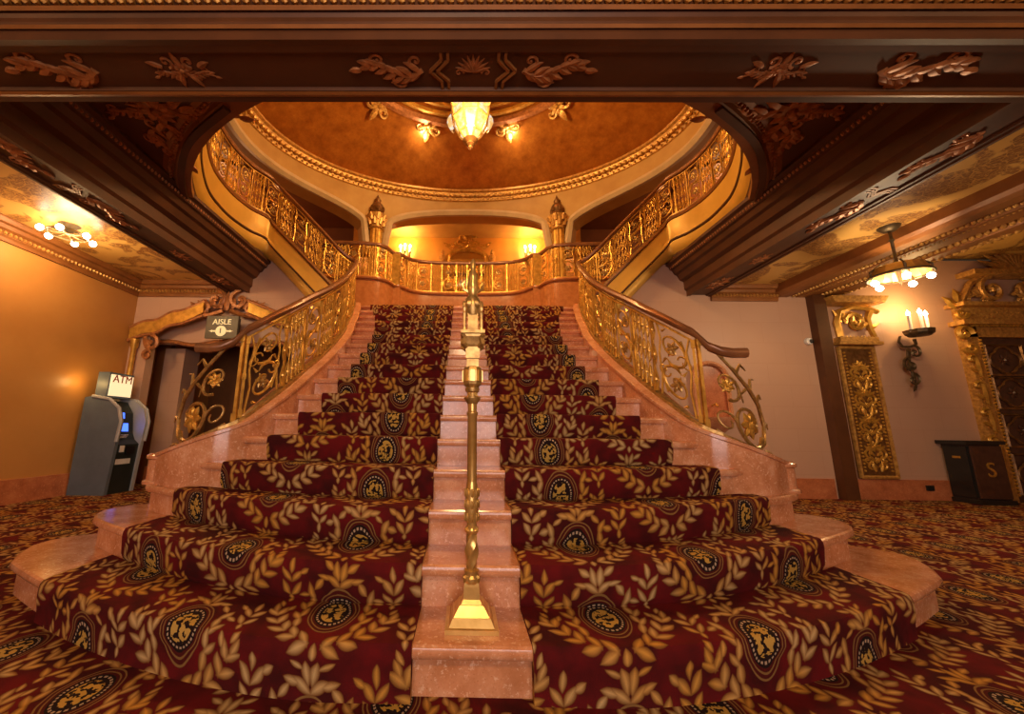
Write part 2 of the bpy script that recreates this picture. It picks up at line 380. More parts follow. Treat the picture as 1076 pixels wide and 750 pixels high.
wall('wall_passage_lintel', -5.35, -2.6, 6.02, 6.10, 2.24, 3.0, 'wallpink'); wall('wall_passage_end', -5.35, -1.75, 7.9, 8.0, 0, 3.7, 'passage')
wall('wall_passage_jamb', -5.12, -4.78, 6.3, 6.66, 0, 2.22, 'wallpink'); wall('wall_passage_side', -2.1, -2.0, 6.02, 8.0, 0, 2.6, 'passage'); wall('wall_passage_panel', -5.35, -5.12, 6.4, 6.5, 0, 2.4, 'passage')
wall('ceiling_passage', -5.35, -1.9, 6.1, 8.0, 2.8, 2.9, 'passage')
m = MB(); m.tube([(-5.1+i*.125, 6.01, 2.25+.03*math.sin(i*.9)) for i in range(20)], .035, 6); struct(make('trim_passage_edge', m, 'carved', smooth=True))
for nm, x0, x1 in (('baseboard_back_left', -5.35, -5.05), ('baseboard_back_right', 1.95, 5.36), ('baseboard_right', 5.62, 7.55)):
    struct(make(nm, MB().box(((x0+x1)/2, YW-.015, .14), (x1-x0, .03, .28)), 'baseboard'))
struct(make('baseboard_left', MB().box((-5.335, 1., .14), (.03, 9.7, .28)), 'baseboard'))
struct(make('baseboard_passage', MB().box((-4.95, 6.28, .14), (.36, .03, .28)), 'baseboard'))

# ------------------------------------------------------------------ staircase
st = thing('staircase', (0, 3.5, 0), 'grand pink marble staircase with bowed lower steps and a bare marble strip up its middle', 'staircase')
def outline(k):
    if k <= 3:
        X = {1: 2.52, 2: 2.36, 3: 2.24}[k]; n = 26; pts = [(X*i/n, yn(k, X*i/n)) for i in range(n+1)]
        x, y = pts[-1]; e = {1: [(2.66, .16), (2.745, .30), (2.755, .42), (2.70, .53), (2.55, .62)], 2: [(2.46, .11), (2.52, .22), (2.52, .34), (2.47, .44), (2.34, .52)], 3: [(2.31, .08), (2.345, .16), (2.345, .25), (2.30, .32), (2.20, .36)]}[k]
        pts += [(a, y+b) for a, b in e]
    else:
        X = CURX[k]+.06; n = 22; pts = [(X*i/n, yn(k, X*i/n)) for i in range(n+1)]
    return pts
def full(pts, back): return [(-x, y) for x, y in pts[::-1]][:-1]+pts+[(pts[-1][0]-.03, back), (-pts[-1][0]+.03, back)]
def inset(pts, d):
    n = len(pts); out = []
    for i in range(n):
        a = Vector(pts[max(i-1, 0)]); b = Vector(pts[min(i+1, n-1)]); t = (b-a).normalized(); out.append((pts[i][0]-t.y*d, pts[i][1]+t.x*d))
    return out
for k in range(1, NS+1):
    half = outline(k); front = [(-x, y) for x, y in half[::-1]][:-1]+half
    back = (yn(k+1, 0)+.25) if k > 3 else 3.15
    if k == NS: back = 7.6; 
    if k >= 4: back = max(back, front[0][1]+.12)
    z0, z1 = (k-1)*RI, k*RI
    rf = inset(front, .035)
    m = MB(); m.quadgrid([[(x, y, z) for x, y in rf] for z in (z0, z1-.04)]); m.poly([(x, y, z0) for x, y in rf]+[(rf[-1][0]-.05, back, z0), (rf[0][0]+.05, back, z0)])
    rows = [[(x, y, z0) for x, y in (rf[-1], (rf[-1][0]-.05, back), (rf[0][0]+.05, back), rf[0])], [(x, y, z1-.04) for x, y in (rf[-1], (rf[-1][0]-.05, back), (rf[0][0]+.05, back), rf[0])]]
    m.quadgrid(rows); make('riser', m, 'marble', st)
    m = MB(); rows = []
    for d, z in ((.035, z1-.046), (.010, z1-.044), (.001, z1-.032), (0, z1-.018), (.004, z1-.006), (.016, z1)): rows.append([(x, y, z) for x, y in inset(front, d)])
    m.quadgrid(rows); m.poly(rows[-1]+[(front[-1][0]-.06, back, z1), (front[0][0]+.06, back, z1)])
    make('tread', m, 'marble', st, smooth=True)
# rail base line (right side; mirrored for the left)
RB = [(2.23, 2.93, .72), (2.02, 2.78, .775), (1.84, 2.73, .85), (1.68, 2.78, .94), (1.59, 2.93, 1.08), (1.525, 3.16, 1.25), (1.50, 3.42, 1.42), (1.48, 3.70, 1.59), (1.475, 3.97, 1.76), (1.49, 4.25, 1.93), (1.52, 4.52, 2.10), (1.58, 4.80, 2.27), (1.63, 5.08, 2.44), (1.69, 5.35, 2.61), (1.755, 5.63, 2.78), (1.83, 5.86, 2.93)]
rbp = crom(RB, 4)
for sgn in (1, -1):
    # marble curb: lower end is a rounded pedestal
    m = MB(); rows = []
    L = len(rbp)
    for i, p in enumerate(rbp):
        a = rbp[max(i-1, 0)]; b = rbp[min(i+1, L-1)]; d = Vector((b.x-a.x, b.y-a.y, 0)).normalized(); n = Vector((-d.y, d.x, 0))  # n: towards stairs side
        n = n if n.x < 0 or abs(n.x) < .2 and n.y < 0 else -n
        n = Vector((-d.y, d.x, 0))*(1 if i >= 0 else 1)
        w = .10; hgt = .46 if i > 6 else .24+.03*i
        prof = [(w, -hgt), (w, -.035), (w*1.12, -.03), (w*1.12, -.008), (w*.95, 0), (-w*.95, 0), (-w*1.12, -.008), (-w*1.12, -.03), (-w, -.035), (-w, -hgt)]
        rows.append([p+n*q+Vector((0, 0, z)) for q, z in prof])
    m.quadgrid(rows); m.poly(rows[0][::-1]); m.poly(rows[-1])
    m.lathe((2.26, 2.955, .50), [(.145, 0), (.145, .02), (.125, .03), (.125, .17), (.14, .18), (.14, .20), (.12, .215), (0, .22)], 18)
    if sgn < 0: m = m.mirror()
    o = make('curb', m, 'marble', st, smooth=True)
    # side wall under the flight seen from outside
    m = MB(); m.quadgrid([[(p.x+.09, p.y, 0) for p in rbp], [(p.x+.09, p.y, p.z-.2) for p in rbp]])
    if sgn < 0: m = m.mirror()
    make('stringer_panel', m, 'marble', st)
# carpet runners
for sgn, lab in ((-1, 'red and gold patterned carpet runner up the left half of the marble stairs'), (1, 'red and gold patterned carpet runner up the right half of the marble stairs')):
    m = MB(); m.uv = []; v0 = .13
    for k in range(1, NS+1):
        xo = CARX[k]; nx = 26; rows = []
        z0 = (k-1)*RI; z1 = k*RI
        def row(fn): return [fn(CW+.004+(xo-CW-.004)*i/nx) for i in range(nx+1)]
        nextx = lambda x: (yn(k+1, x)+.02) if k < NS else 7.0
        prof = [(0., lambda x: (x, yn(k, x)+(.020 if k > 1 else -.006), z0+(.012 if k > 1 else .0))), (.05, lambda x: (x, yn(k, x)-.004+.004*math.sin(x*23), z0+.05)), (.09, lambda x: (x, yn(k, x)-.010+.005*math.sin(x*17+k), z0+.10)), (.14, lambda x: (x, yn(k, x)-.016, z1-.03)), (.160, lambda x: (x, yn(k, x)-.013, z1-.006)), (.178, lambda x: (x, yn(k, x)-.001, z1+.010)), (.20, lambda x: (x, yn(k, x)+.02, z1+.013)), (.17+TR, lambda x: (x, nextx(x), z1+.013))]
        for vv, fn in prof:
            r = row(fn); rows.append(r)
        b = len(m.v); m.quadgrid(rows)
        for (vv, fn), r in zip(prof, rows):
            for i, p in enumerate(r):
                ext = (nextx(p[0])-yn(k, p[0])) if vv > .3 else 0
                m.uv.append((p[0]*sgn+.28+.0, v0+(vv if vv < .3 else .17+ext)-.35*max(0, abs(p[0])-.5)*(.3 if k <= 3 else 0)))
        # end edge of the pile
        e1 = [r[-1] for r in rows]; e2 = [(x-.004, max(y, yn(k, xo)+.03), min(z, z1-.002)) for x, y, z in e1]
        m.quadgrid([e1, e2]); m.uv += [(p[0]*sgn+.28, v0+.02*j) for j, p in enumerate(e1)]*2
        e1 = [r[0] for r in rows]; e2 = [(x, max(y, yn(k, CW)+.03), min(z, z1-.002)) for x, y, z in e1]
        m.quadgrid([e1, e2]); m.uv += [(p[0]*sgn+.28, v0+.02*j) for j, p in enumerate(e1)]*2
        v0 += .17+TR
    if sgn < 0: m = m.mirror()
    tag(make('stair_runner', m, 'carpet', smooth=True), lab, 'carpet')

# ------------------------------------------------------------------ balustrades
def baluster_mesh(h, kind=0):
    m = MB()
    if kind == 0:
        prof = [(.011, 0), (.011, .03), (.006, .05), (.008, .12), (.011, .16), (.0055, .20), (.006, h*.45), (.013, h*.5), (.006, h*.55), (.0055, h-.2), (.011, h-.16), (.007, h-.1), (.006, h-.05), (.011, h-.02), (.009, h)]
        m.lathe((0, 0, 0), prof, 6)
    else:
        m.box((0, 0, h/2), (.017, .017, h)); m.box((0, 0, .03), (.028, .028, .06)); m.box((0, 0, h-.03), (.028, .028, .06)); m.box((0, 0, h/2), (.026, .026, .04))
    me = bpy.data.objects.new('baluster', bpy.data.meshes.new('baluster')); me.data.from_pydata(m.v, [], m.f); me.data.materials.append(MATS['gold'])
    for p in me.data.polygons: p.use_smooth = kind == 0
    return me
def panel_scroll(path, s0, w, h0, h, flip, parent, sgn, rich=True):
    """one scrolled panel: S scroll with two volutes, leaves; rosettes as own parts"""
    m = MB(); ro = MB()
    def pt(x, y):   # x 0..1, y 0..1 in panel
        if flip: x = 1-x
        return path.at(s0+x*w, h0+y*h)
    asp = w/h
    def crv(pts, r0, r1=None):
        r1 = r0 if r1 is None else r1; L = len(pts); m.tube([pt(*p) for p in pts], [r0+(r1-r0)*i/(L-1) for i in range(L)], 5)
    def sp(cx, cy, r, a0, turns): return [(cx+(q[0])/asp, cy+q[1]) for q in spiral(0, 0, r, r*.28, a0, turns, 18)]
    crv(sp(.46, .27, .235, PI*.55, -1.15), .013, .007); crv(sp(.54, .73, .235, -PI*.45, -1.15), .013, .007)
    crv([(.46+.235*math.cos(PI*.55)/asp, .27+.235*math.sin(PI*.55)), (.42, .52), (.54+.235*math.cos(-PI*.45)/asp, .73+.235*math.sin(-PI*.45))], .013)
    crv([(.02, 0), (.10, .3), (.04, .55), (.12, .8), (.02, 1)], .009); crv([(.98, 0), (.90, .3), (.96, .55), (.88, .8), (.98, 1)], .009)
    crv(sp(.17, .62, .10, 0, 1.1), .008, .004); crv(sp(.83, .38, .10, PI, 1.1), .008, .004)
    if rich:
        for (lx, ly, dx, dy) in ((.2, .08, .12, -.05), (.8, .92, -.12, .05), (.25, .45, -.12, .1), (.75, .55, .12, -.1), (.75, .1, .1, .08), (.25, .9, -.1, -.08), (.6, .5, .1, .06), (.4, .5, -.1, -.06)):
            crv([(lx, ly), (lx+dx*.5, ly+dy*.5), (lx+dx, ly+dy)], .013, .003)
    if sgn < 0: m = m.mirror()
    make('scroll', m, 'gold', parent, smooth=True)
    for cx, cy in ((.46, .27), (.54, .73)):
        c = pt(cx, cy); d = path.at(s0+w*.6)-path.at(s0+w*.4); d.z = 0; d.normalize(); rl = Relief(c, d, (0, 0, 1), (d.y, -d.x, 0)); rl.rosette(0, 0, .065, 6)
        mm = rl.m
        make('rosette', mm.mirror() if sgn < 0 else mm, 'oldbrass', parent, smooth=True)
BALS = {}
def fill_rail(path, s0, s1, h0, H, parent, sgn, start_panel=True, wpan=.30, nb=4, sp=.072):
    s = s0; i = 0; panel = start_panel
    key = round(H-h0, 3)
    if key not in BALS: BALS[key] = (baluster_mesh(H-h0, 0), baluster_mesh(H-h0, 1))
    def put(s, kind):
        p = path.at(s, h0); p.x *= sgn; nv = path.nrm(s); inst(BALS[key][kind], parent, p, math.atan2(nv.y, nv.x*sgn))
    while s < s1-.05:
        if panel:
            w = min(wpan, s1-s); put(s, 1); panel_scroll(path, s+.02, w-.04, h0+.01, H-h0-.02, i % 2 == 1, parent, sgn); s += w; i += 1
        else:
            for j in range(nb):
                if s+(j+1)*sp < s1: put(s+(j+.6)*sp, 1 if j == 0 else 0)
            w = min(nb*sp, s1-s-.02); hh = H-h0
            if w > .1:
                for lo_, hi_ in ((.02, .30), (.36, .64), (.70, .98)):
                    m = MB(); nseg = nb*8
                    for fl in (-1, 1): m.tube([path.at(s+w*i/nseg, h0+hh*((lo_+hi_)/2+fl*(hi_-lo_)/2*math.sin(PI*nb*i/nseg+.001))) for i in range(nseg+1)], .0065, 4)
                    for j in range(nb): m.sphere(path.at(s+w*(j+.5)/nb, h0+hh*(lo_+hi_)/2), .016, 5, 3)
                    make('filigree', m if sgn > 0 else m.mirror(), 'gold', parent, smooth=True)
            s += nb*sp+.02
        panel = not panel
HR = [(-.034, -.01), (-.036, .012), (-.022, .034), (0, .040), (.022, .034), (.036, .012), (.034, -.01), (.018, -.03), (-.018, -.03)]
UP = RB+[(1.90, 5.95, 2.985), (2.0, 5.92, 3.04), (2.16, 5.83, 3.17), (2.40, 5.76, 3.42), (2.75, 5.72, 3.78), (3.02, 5.71, 4.05), (3.22, 5.69, 4.25), (3.29, 5.60, 4.31), (3.41, 5.38, 4.31), (3.47, 5.0, 4.30), (3.45, 4.65, 4.30), (3.38, 4.35, 4.30), (3.20, 3.97, 4.30), (2.93, 3.55, 4.30), (2.55, 3.15, 4.30), (2.0, 2.8, 4.3)]
full_path = Path(crom(UP, 5)); low_end = Path(rbp).L
RH = .70
for sgn, side in ((-1, 'left'), (1, 'right')):
    T = thing('stair_balustrade', (sgn*1.8, 3.2, .8), 'gilded scrollwork balustrade with brown handrail sweeping up the %s side and along the balcony' % side, 'balustrade', 'scrollwork balustrades of the stair')
    # handrail: level free end at the bottom
    P0 = full_path; pts = [P0.at(s, RH) for s in [i*P0.L/170 for i in range(171)]]
    pts = [p for p in pts if p.z > 1.58]
    headz = pts[0].z; hd = [Vector((1.99, 2.70, 1.475)), Vector((1.90, 2.71, 1.475)), Vector((1.82, 2.72, 1.49)), Vector((1.75, 2.745, 1.53))]
    hp = crom(hd+[p for p in pts if p.z > 1.62], 1)
    m = MB().sweep(hp, HR)
    make('handrail', m if sgn > 0 else m.mirror(), 'railwood', T, smooth=True)
    bp = [P0.at(i*P0.L/170, .015) for i in range(171)]
    m = MB().sweep(bp, [(-.03, -.02), (-.03, .012), (.03, .012), (.03, -.02)]); make('bottom_rail', m if sgn > 0 else m.mirror(), 'oldbrass', T)
    tr = [Vector(p)-Vector((0, 0, .065)) for p in hp[4:]]
    m = MB().sweep(tr, [(-.014, -.008), (-.014, .008), (.014, .008), (.014, -.008)]); make('top_bar', m if sgn > 0 else m.mirror(), 'gold', T)
    # lower terminal: post and great scroll with rosettes
    s_post = .60
    p = P0.at(s_post, .02); m = MB().box((p.x, p.y, p.z+.33), (.022, .022, .64)); m.box((p.x, p.y, p.z+.03), (.036, .036, .06)); m.box((p.x, p.y, p.z+.62), (.034, .034, .05))
    make('terminal_post', m if sgn > 0 else m.mirror(), 'gold', T)
    m = MB(); ro = []
    def pt(s, hh): return Vector((0, 0, 0)) + (P0.at(s, hh) if s >= 0 else P0.at(0, hh)+(P0.at(0)-P0.at(.05)).normalized()*(-s))
    def crv(pl, r0, r1): L = len(pl); m.tube([pt(*q) for q in pl], [r0+(r1-r0)*i/(L-1) for i in range(L)], 6)
    crv([(.55, .03), (.40, .0), (.22, .02), (.08, .10), (.03, .24), (.10, .38), (.24, .46), (.38, .54), (.50, .63)], .016, .012)
    crv(spiral(.27, .19, .17, .05, PI*1.1, 1.2, 28), .015, .009); crv(spiral(.44, .40, .105, .03, -PI*.5, -1.15, 22), .012, .007); crv(spiral(.47, .13, .08, .03, PI, -1.1, 18), .010, .006)
    crv([(-.05, .03), (.0, .05), (.06, .05), (.14, .02)], .02, .01); crv([(.12, .40), (.06, .46), (.02, .44)], .014, .004); crv([(.22, .45), (.20, .54), (.13, .56)], .014, .004)
    crv([(.36, .53), (.31, .61), (.25, .59)], .014, .005); crv([(.03, .24), (-.03, .27), (-.05, .23)], .012, .004); crv([(.46, .60), (.41, .67), (.36, .64)], .014, .005); crv([(.28, .44), (.34, .38), (.32, .33)], .012, .004)
    make('terminal_scroll', m if sgn > 0 else m.mirror(), 'oldbrass', T, smooth=True)
    for (sx, sh, rr) in ((.27, .19, .105), (.44, .40, .06)):
        c = pt(sx, sh); d = pt(sx+.05, 0)-pt(sx-.05, 0); d.z = 0; rl = Relief(c, d, (0, 0, 1), (d.y, -d.x, 0)); rl.rosette(0, 0, rr, 7); make('rosette', rl.m if sgn > 0 else rl.m.mirror(), 'gold', T, smooth=True)
    # panels
    m_s = .63
    fill_rail(P0, m_s, low_end+.05, .03, RH-.06, T, sgn, True, .32, 5, .056)
    fill_rail(P0, low_end+.12, P0.L-.2, .03, RH-.06, T, sgn, False, .26, 4, .056)
# landing balustrade at the back
LB = [(0, 7.29), (.45, 7.28), (.77, 7.25), (1.0, 7.19), (1.15, 7.09), (1.27, 6.93), (1.31, 6.89), (1.40, 6.87), (1.44, 6.80), (1.50, 6.64), (1.60, 6.53), (1.75, 6.48), (1.98, 6.45), (2.35, 6.44), (2.75, 6.42)]
lb = crom([(x, y, 0) for x, y in LB], 4); lbf = [Vector((-p.x, p.y, 0)) for p in lb[::-1]][:-1]+lb
CAPZ = 3.60
T = thing('landing_balustrade', (0, 7.2, LZ), 'gilded balustrade on an orange marble base curving across the head of the stairs', 'balustrade')
make('base_wall', MB().sweep([Vector((p.x, p.y, 0)) for p in lbf], [(.06, LZ), (.06, CAPZ-.05), (-.06, CAPZ-.05), (-.06, LZ)]), 'orangestone', T)
make('base_cap', MB().sweep([Vector((p.x, p.y, 0)) for p in lbf], [(.10, CAPZ-.05), (.115, CAPZ-.03), (.10, CAPZ), (-.10, CAPZ), (-.115, CAPZ-.03), (-.10, CAPZ-.05)]), 'orangestone', T, smooth=True)
make('handrail', MB().sweep([Vector((p.x, p.y, CAPZ+.66)) for p in lbf], HR), 'railwood', T, smooth=True)
make('bottom_rail', MB().sweep([Vector((p.x, p.y, CAPZ+.02)) for p in lbf], [(-.03, -.02), (-.03, .02), (.03, .02), (.03, -.02)]), 'gold', T)
for sx in (-1, 1):
    make('pier', MB().box((sx*1.355, 6.88, (LZ+CAPZ)/2), (.20, .17, CAPZ-LZ)), 'orangestone', T); make('rail_post', MB().box((sx*1.355, 6.88, CAPZ+.32), (.15, .12, .64)), 'gold', T)
lp = Path([Vector((p.x, p.y, CAPZ+.03)) for p in lbf])
fill_rail(lp, .05, lp.L-.05, 0, .60, T, 1, True, .26, 4, .058)

# upper flights: fascia, mouldings, soffit
s_a = low_end+.10
for sgn, side in ((-1, 'left'), (1, 'right')):
    T = thing('upper_flight', (sgn*3.2, 5.2, 3.0), 'curved golden stringer of the upper stair flight and balcony on the %s' % side, 'staircase', 'upper stair flights')
    pp = [full_path.at(s_a+(full_path.L-s_a)*i/110) for i in range(111)]
    def dep(i): return 1.0
    fl = lambda prof, mat, nm, sm=True: make(nm, (lambda q: q if sgn > 0 else q.mirror())(MB().sweep(pp, prof)), mat, T, smooth=sm)
    # travel goes outwards then towards viewer; right of travel = outer side -> use n negative for the well side when travelling +X then -Y
    k = -1
    # pick inner side: path goes from centre outward to +X; at the balcony travel is -Y, right of travel is -X (well side)
    fl([(.02, -.005), (.06, -.01), (.07, -.03), (.055, -.06), (.02, -.065)], 'woodlit', 'top_moulding')
    fl([(.0, -.065), (.045, -.075), (.042, -.20), (.028, -.33), (.045, -.37), (.045, -.385), (.0, -.385)], 'fascia', 'fascia')
    fl([(.0, -.383), (.055, -.388), (.060, -.405), (.050, -.42), (.0, -.425)], 'wood', 'dark_line')
    fl([(.0, -.425), (.042, -.43), (.030, -.50), (.0, -.565), (-.06, -.62), (-.10, -.62)], 'fascia', 'lower_moulding')
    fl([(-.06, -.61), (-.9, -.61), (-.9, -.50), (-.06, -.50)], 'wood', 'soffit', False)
    bal = [p for p in pp if p.z > 4.28]
    make('ring_band', (lambda q: q if sgn > 0 else q.mirror())(MB().sweep(bal, [(-.03, -.60), (-.01, -.63), (-.02, -.67), (-.05, -.70), (-.06, -.78), (-.12, -.78), (-.12, -.60)])), 'wood', T, smooth=True)
    fl([(-.02, -.02), (-.9, -.02), (-.9, -.06), (-.02, -.06)], 'mezz', 'deck', False)

# ------------------------------------------------------------------ central brass post
T = thing('lamp_standard', (0, 1.665, RI), 'tall ornate brass standard with square stepped base on the lowest marble step', 'lamp standard')
cx, cy = 0.0, 1.665
m = MB(); m.box((cx, cy, RI+.008), (.20, .20, .016)); m.box((cx, cy, RI+.028), (.175, .175, .03), taper=.82); m.box((cx, cy, RI+.058), (.14, .14, .035), taper=.66); make('base', m, 'brass', T)
m = MB(); m.lathe((cx, cy, 0), [(.060, RI+.07), (.058, RI+.078), (.046, RI+.092), (.042, RI+.135), (.04, RI+.15)], 4, rot=PI/4); m.lathe((cx, cy, 0), [(.034, .315), (.036, .325), (.036, .335), (.028, .345), (.030, .36), (.020, .365)], 14); make('plinth', m, 'brass', T)
m = MB(); rows = []
for i in range(25):
    z = .36+i*.14/24; q = i/24; rr = .017+.008*math.sin(PI*q); rows.append([(cx+math.cos(2*PI*j/16+q*3.2)*rr*(1+.13*math.cos(4*2*PI*j/16)), cy+math.sin(2*PI*j/16+q*3.2)*rr*(1+.13*math.cos(4*2*PI*j/16)), z) for j in range(16)])
m.quadgrid(rows, True); make('twisted_shaft', m, 'brass', T, smooth=True)
m = MB(); m.lathe((cx, cy, 0), [(.018, .495), (.026, .50), (.030, .51), (.026, .52), (.020, .525), (.022, .545)], 14); make('collar', m, 'brass', T, smooth=True)
m = MB(); m.lathe((cx, cy, 0), [(.022, .54), (.028, .56), (.027, .62), (.022, .69), (.020, .70)], 12)
for j in range(8):
    a = 2*PI*j/8
    for z in (.56, .61, .655): m.sphere((cx+math.cos(a)*.026, cy+math.sin(a)*.026, z), .008, 5, 4, (1, 1, 2.4))
make('leaf_collar', m, 'brass', T, smooth=True)
make('shaft', MB().lathe((cx, cy, 0), [(.020, .69), (.020, .97), (.024, .975), (.024, .985), (.019, .99), (.021, 1.03)], 16), 'brass', T, smooth=True)
m = MB(); m.lathe((cx, cy, 0), [(.020, 1.02), (.026, 1.03), (.036, 1.045), (.036, 1.05), (.024, 1.055), (.022, 1.07), (.030, 1.075), (.032, 1.09), (.022, 1.10)], 14); make('ring_collar', m, 'oldbrass', T, smooth=True)
m = MB(); m.lathe((cx, cy, 0), [(.030, 1.095), (.040, 1.105), (.044, 1.12), (.044, 1.165), (.038, 1.18), (.030, 1.185)], 8, rot=PI/8); kb = make('drum', m, 'oldbrass', T)
m = MB()
for j in range(8):
    a = 2*PI*j/8; m.box((cx+math.cos(a)*.0415, cy+math.sin(a)*.0415, 1.143), (.006, .018, .05), (Vector((math.cos(a), math.sin(a), 0)), Vector((-math.sin(a), math.cos(a), 0)), Vector((0, 0, 1))))
make('plaque', m, 'brass', kb)
m = MB(); m.box((cx, cy, 1.20), (.052, .052, .035)); m.box((cx, cy, 1.245), (.058, .058, .05), taper=1.1); make('square_block', m, 'oldbrass', T)
m = MB(); m.lathe((cx, cy, 0), [(.035, 1.265), (.045, 1.28), (.062, 1.315), (.064, 1.325), (.050, 1.33)], 4, rot=PI/4)
for j in range(4):
    a = PI/4+PI/2*j; m.tube([(cx+math.cos(a)*(.04+.03*q+.012*math.sin(q*6)), cy+math.sin(a)*(.04+.03*q+.012*math.sin(q*6)), 1.27+.055*q) for q in (0, .25, .5, .75, 1)], [.012, .014, .013, .014, .010], 5)
make('capital', m, 'oldbrass', T, smooth=False)
m = MB(); m.box((cx, cy, 1.335), (.105, .105, .014)); m.box((cx, cy, 1.405), (.045, .045, .13))
for sx in (-1, 1):
    for sy in (-1, 1): m.lathe((cx+sx*.037, cy+sy*.037, 0), [(.010, 1.34), (.007, 1.355), (.007, 1.41), (.010, 1.42), (.006, 1.43), (.009, 1.445), (0, 1.47)], 6)
make('cage', m, 'oldbrass', T)
m = MB(); m.lathe((cx, cy, 0), [(.030, 1.42), (.036, 1.44), (.040, 1.47), (.032, 1.50), (.022, 1.515)], 10)
for j in range(6):
    a = 2*PI*j/6; m.sphere((cx+math.cos(a)*.034, cy+math.sin(a)*.034, 1.47), .015, 6, 4, (1, 1, 1.6))
make('dome', m, 'oldbrass', T, smooth=True)
m = MB(); m.lathe((cx, cy, 0), [(.016, 1.51), (.024, 1.53), (.027, 1.56), (.020, 1.585), (.024, 1.60), (.019, 1.62), (.011, 1.635), (.013, 1.66), (.010, 1.685), (0, 1.70)], 10)
for sx in (-1, 1): m.tube([(cx+sx*.02, cy, 1.535), (cx+sx*.04, cy, 1.545), (cx+sx*.048, cy, 1.57), (cx+sx*.038, cy, 1.585)], [.008, .008, .007, .004], 5)
make('finial', m, 'brass', T, smooth=True)

# ------------------------------------------------------------------ beams and low ceilings
def rope(name, a, b, r, parent, mat='gilt', n=None):
    a = Vector(a); b = Vector(b); L = (b-a).length; n = n or int(L/(r*2.1)); d = (b-a).normalized(); m = MB()
    up = Vector((0, 0, 1)); sd = d.cross(up).normalized()
    for i in range(n):
        c = a.lerp(b, (i+.5)/n); q = d*.9+up*.45; m.lathe(c-q*r*.8, [(.15*r, 0), (r, r*.5), (r, r*1.1), (.15*r, r*1.6)], 5, ax=q)
    return stuff(make(name, m, mat, parent))
def beamtrim(name, path, prof, mat): return struct(make(name, MB().sweep(path, prof), mat))
# cross beam over the viewer (soffit y 1.77..2.17)
XL, XR = -5.35, 11
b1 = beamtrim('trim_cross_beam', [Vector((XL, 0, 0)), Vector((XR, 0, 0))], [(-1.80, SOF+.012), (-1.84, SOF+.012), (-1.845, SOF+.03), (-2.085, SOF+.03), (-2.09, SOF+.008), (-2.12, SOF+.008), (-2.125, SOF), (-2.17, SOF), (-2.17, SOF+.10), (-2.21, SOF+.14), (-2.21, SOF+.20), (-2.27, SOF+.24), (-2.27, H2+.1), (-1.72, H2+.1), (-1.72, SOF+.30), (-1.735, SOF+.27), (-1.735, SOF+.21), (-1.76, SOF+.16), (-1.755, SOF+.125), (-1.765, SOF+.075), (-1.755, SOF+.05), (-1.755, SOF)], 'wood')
make('moulding', MB().sweep([Vector((XL, 1.752, SOF+.085)), Vector((XR, 1.752, SOF+.085))], [(0, -.012), (.014, 0), (0, .012), (-.01, 0)]), 'woodlit', b1)
make('moulding', MB().sweep([Vector((XL, 1.733, SOF+.19)), Vector((XR, 1.733, SOF+.19))], [(0, -.014), (.016, 0), (0, .014), (-.01, 0)]), 'woodlit', b1)
make('moulding', MB().sweep([Vector((XL, 2.105, SOF)), Vector((XR, 2.105, SOF))], [(.02, -.004), (0, -.010), (-.02, -.004), (0, .01)]), 'woodlit', b1)
rope('rope_moulding', (-4, 1.712, SOF+.222), (5, 1.712, SOF+.222), .026, b1, 'gilt')
DN = Vector((0, 0, -1))
def soffit_ornament(parent, o, ax, ay, l, kind, mat='carved', sc=1.):
    rl = Relief(o, ax, ay, DN, sc)
    if kind == 'spray': rl.acanthus(0, 0, 0, l)
    elif kind == 'double':
        rl.acanthus(0, 0, .25, l*.46); rl.acanthus(0, 0, PI-.25, l*.46, -1); rl.rosette(0, 0, l*.14)
        for s_ in (-1, 1): rl.scroll(s_*l*.17, -l*.13, l*.10, PI/2, s_*1.1, l*.03); rl.leaf(s_*l*.05, l*.05, PI/2-s_*.5, l*.28, l*.05, s_*.5); rl.leaf(s_*l*.28, -l*.05, -s_*.5+(0 if s_ > 0 else PI), l*.22, l*.05, s_*.5)
        rl.leaf(0, -l*.05, -PI/2, l*.25, l*.05, 0)
    elif kind == 'shell':
        for i in range(9): a = PI*(.08+.84*i/8); rl.leaf(0, -.02, a, l*.5, l*.06, 0)
        rl.scroll(-l*.38, -.03, l*.13, 0, .9, l*.035); rl.scroll(l*.38, -.03, l*.13, PI, -.9, l*.035)
    return make('carved_ornament', rl.m, mat, parent, smooth=True)
yc = 1.965; zz = SOF+.03
soffit_ornament(b1, (0, yc-.01, zz), (1, 0, 0), (0, -1, 0), .22, 'shell')
soffit_ornament(b1, (-.31, yc, zz), (-1, 0, 0), (0, 1, 0), .38, 'spray'); soffit_ornament(b1, (.31, yc, zz), (1, 0, 0), (0, 1, 0), .38, 'spray')
soffit_ornament(b1, (-1.80, yc, zz), (1, 0, 0), (0, 1, 0), .40, 'double'); soffit_ornament(b1, (1.86, yc, zz), (1, 0, 0), (0, 1, 0), .40, 'double')
soffit_ornament(b1, (-2.35, yc, zz), (-1, 0, 0), (0, 1, 0), .48, 'spray'); soffit_ornament(b1, (2.48, yc, zz), (1, 0, 0), (0, 1, 0), .48, 'spray')
for sx in (-1, 1):   # zigzag fret around the centre panel
    m = MB()
    for off in (0, .028):
        pl = [(.15+off*1.5, 1.845), (.15+off*1.5, 1.895), (.22+off*1.5, 1.965), (.15+off*1.5, 2.035), (.15+off*1.5, 2.085)]
        for (ax_, ay_), (bx_, by_) in zip(pl, pl[1:]): m.tube([(sx*ax_, ay_, SOF+.022), (sx*bx_, by_, SOF+.022)], .012, 4)
    make('fret_moulding', m, 'woodlit', b1)
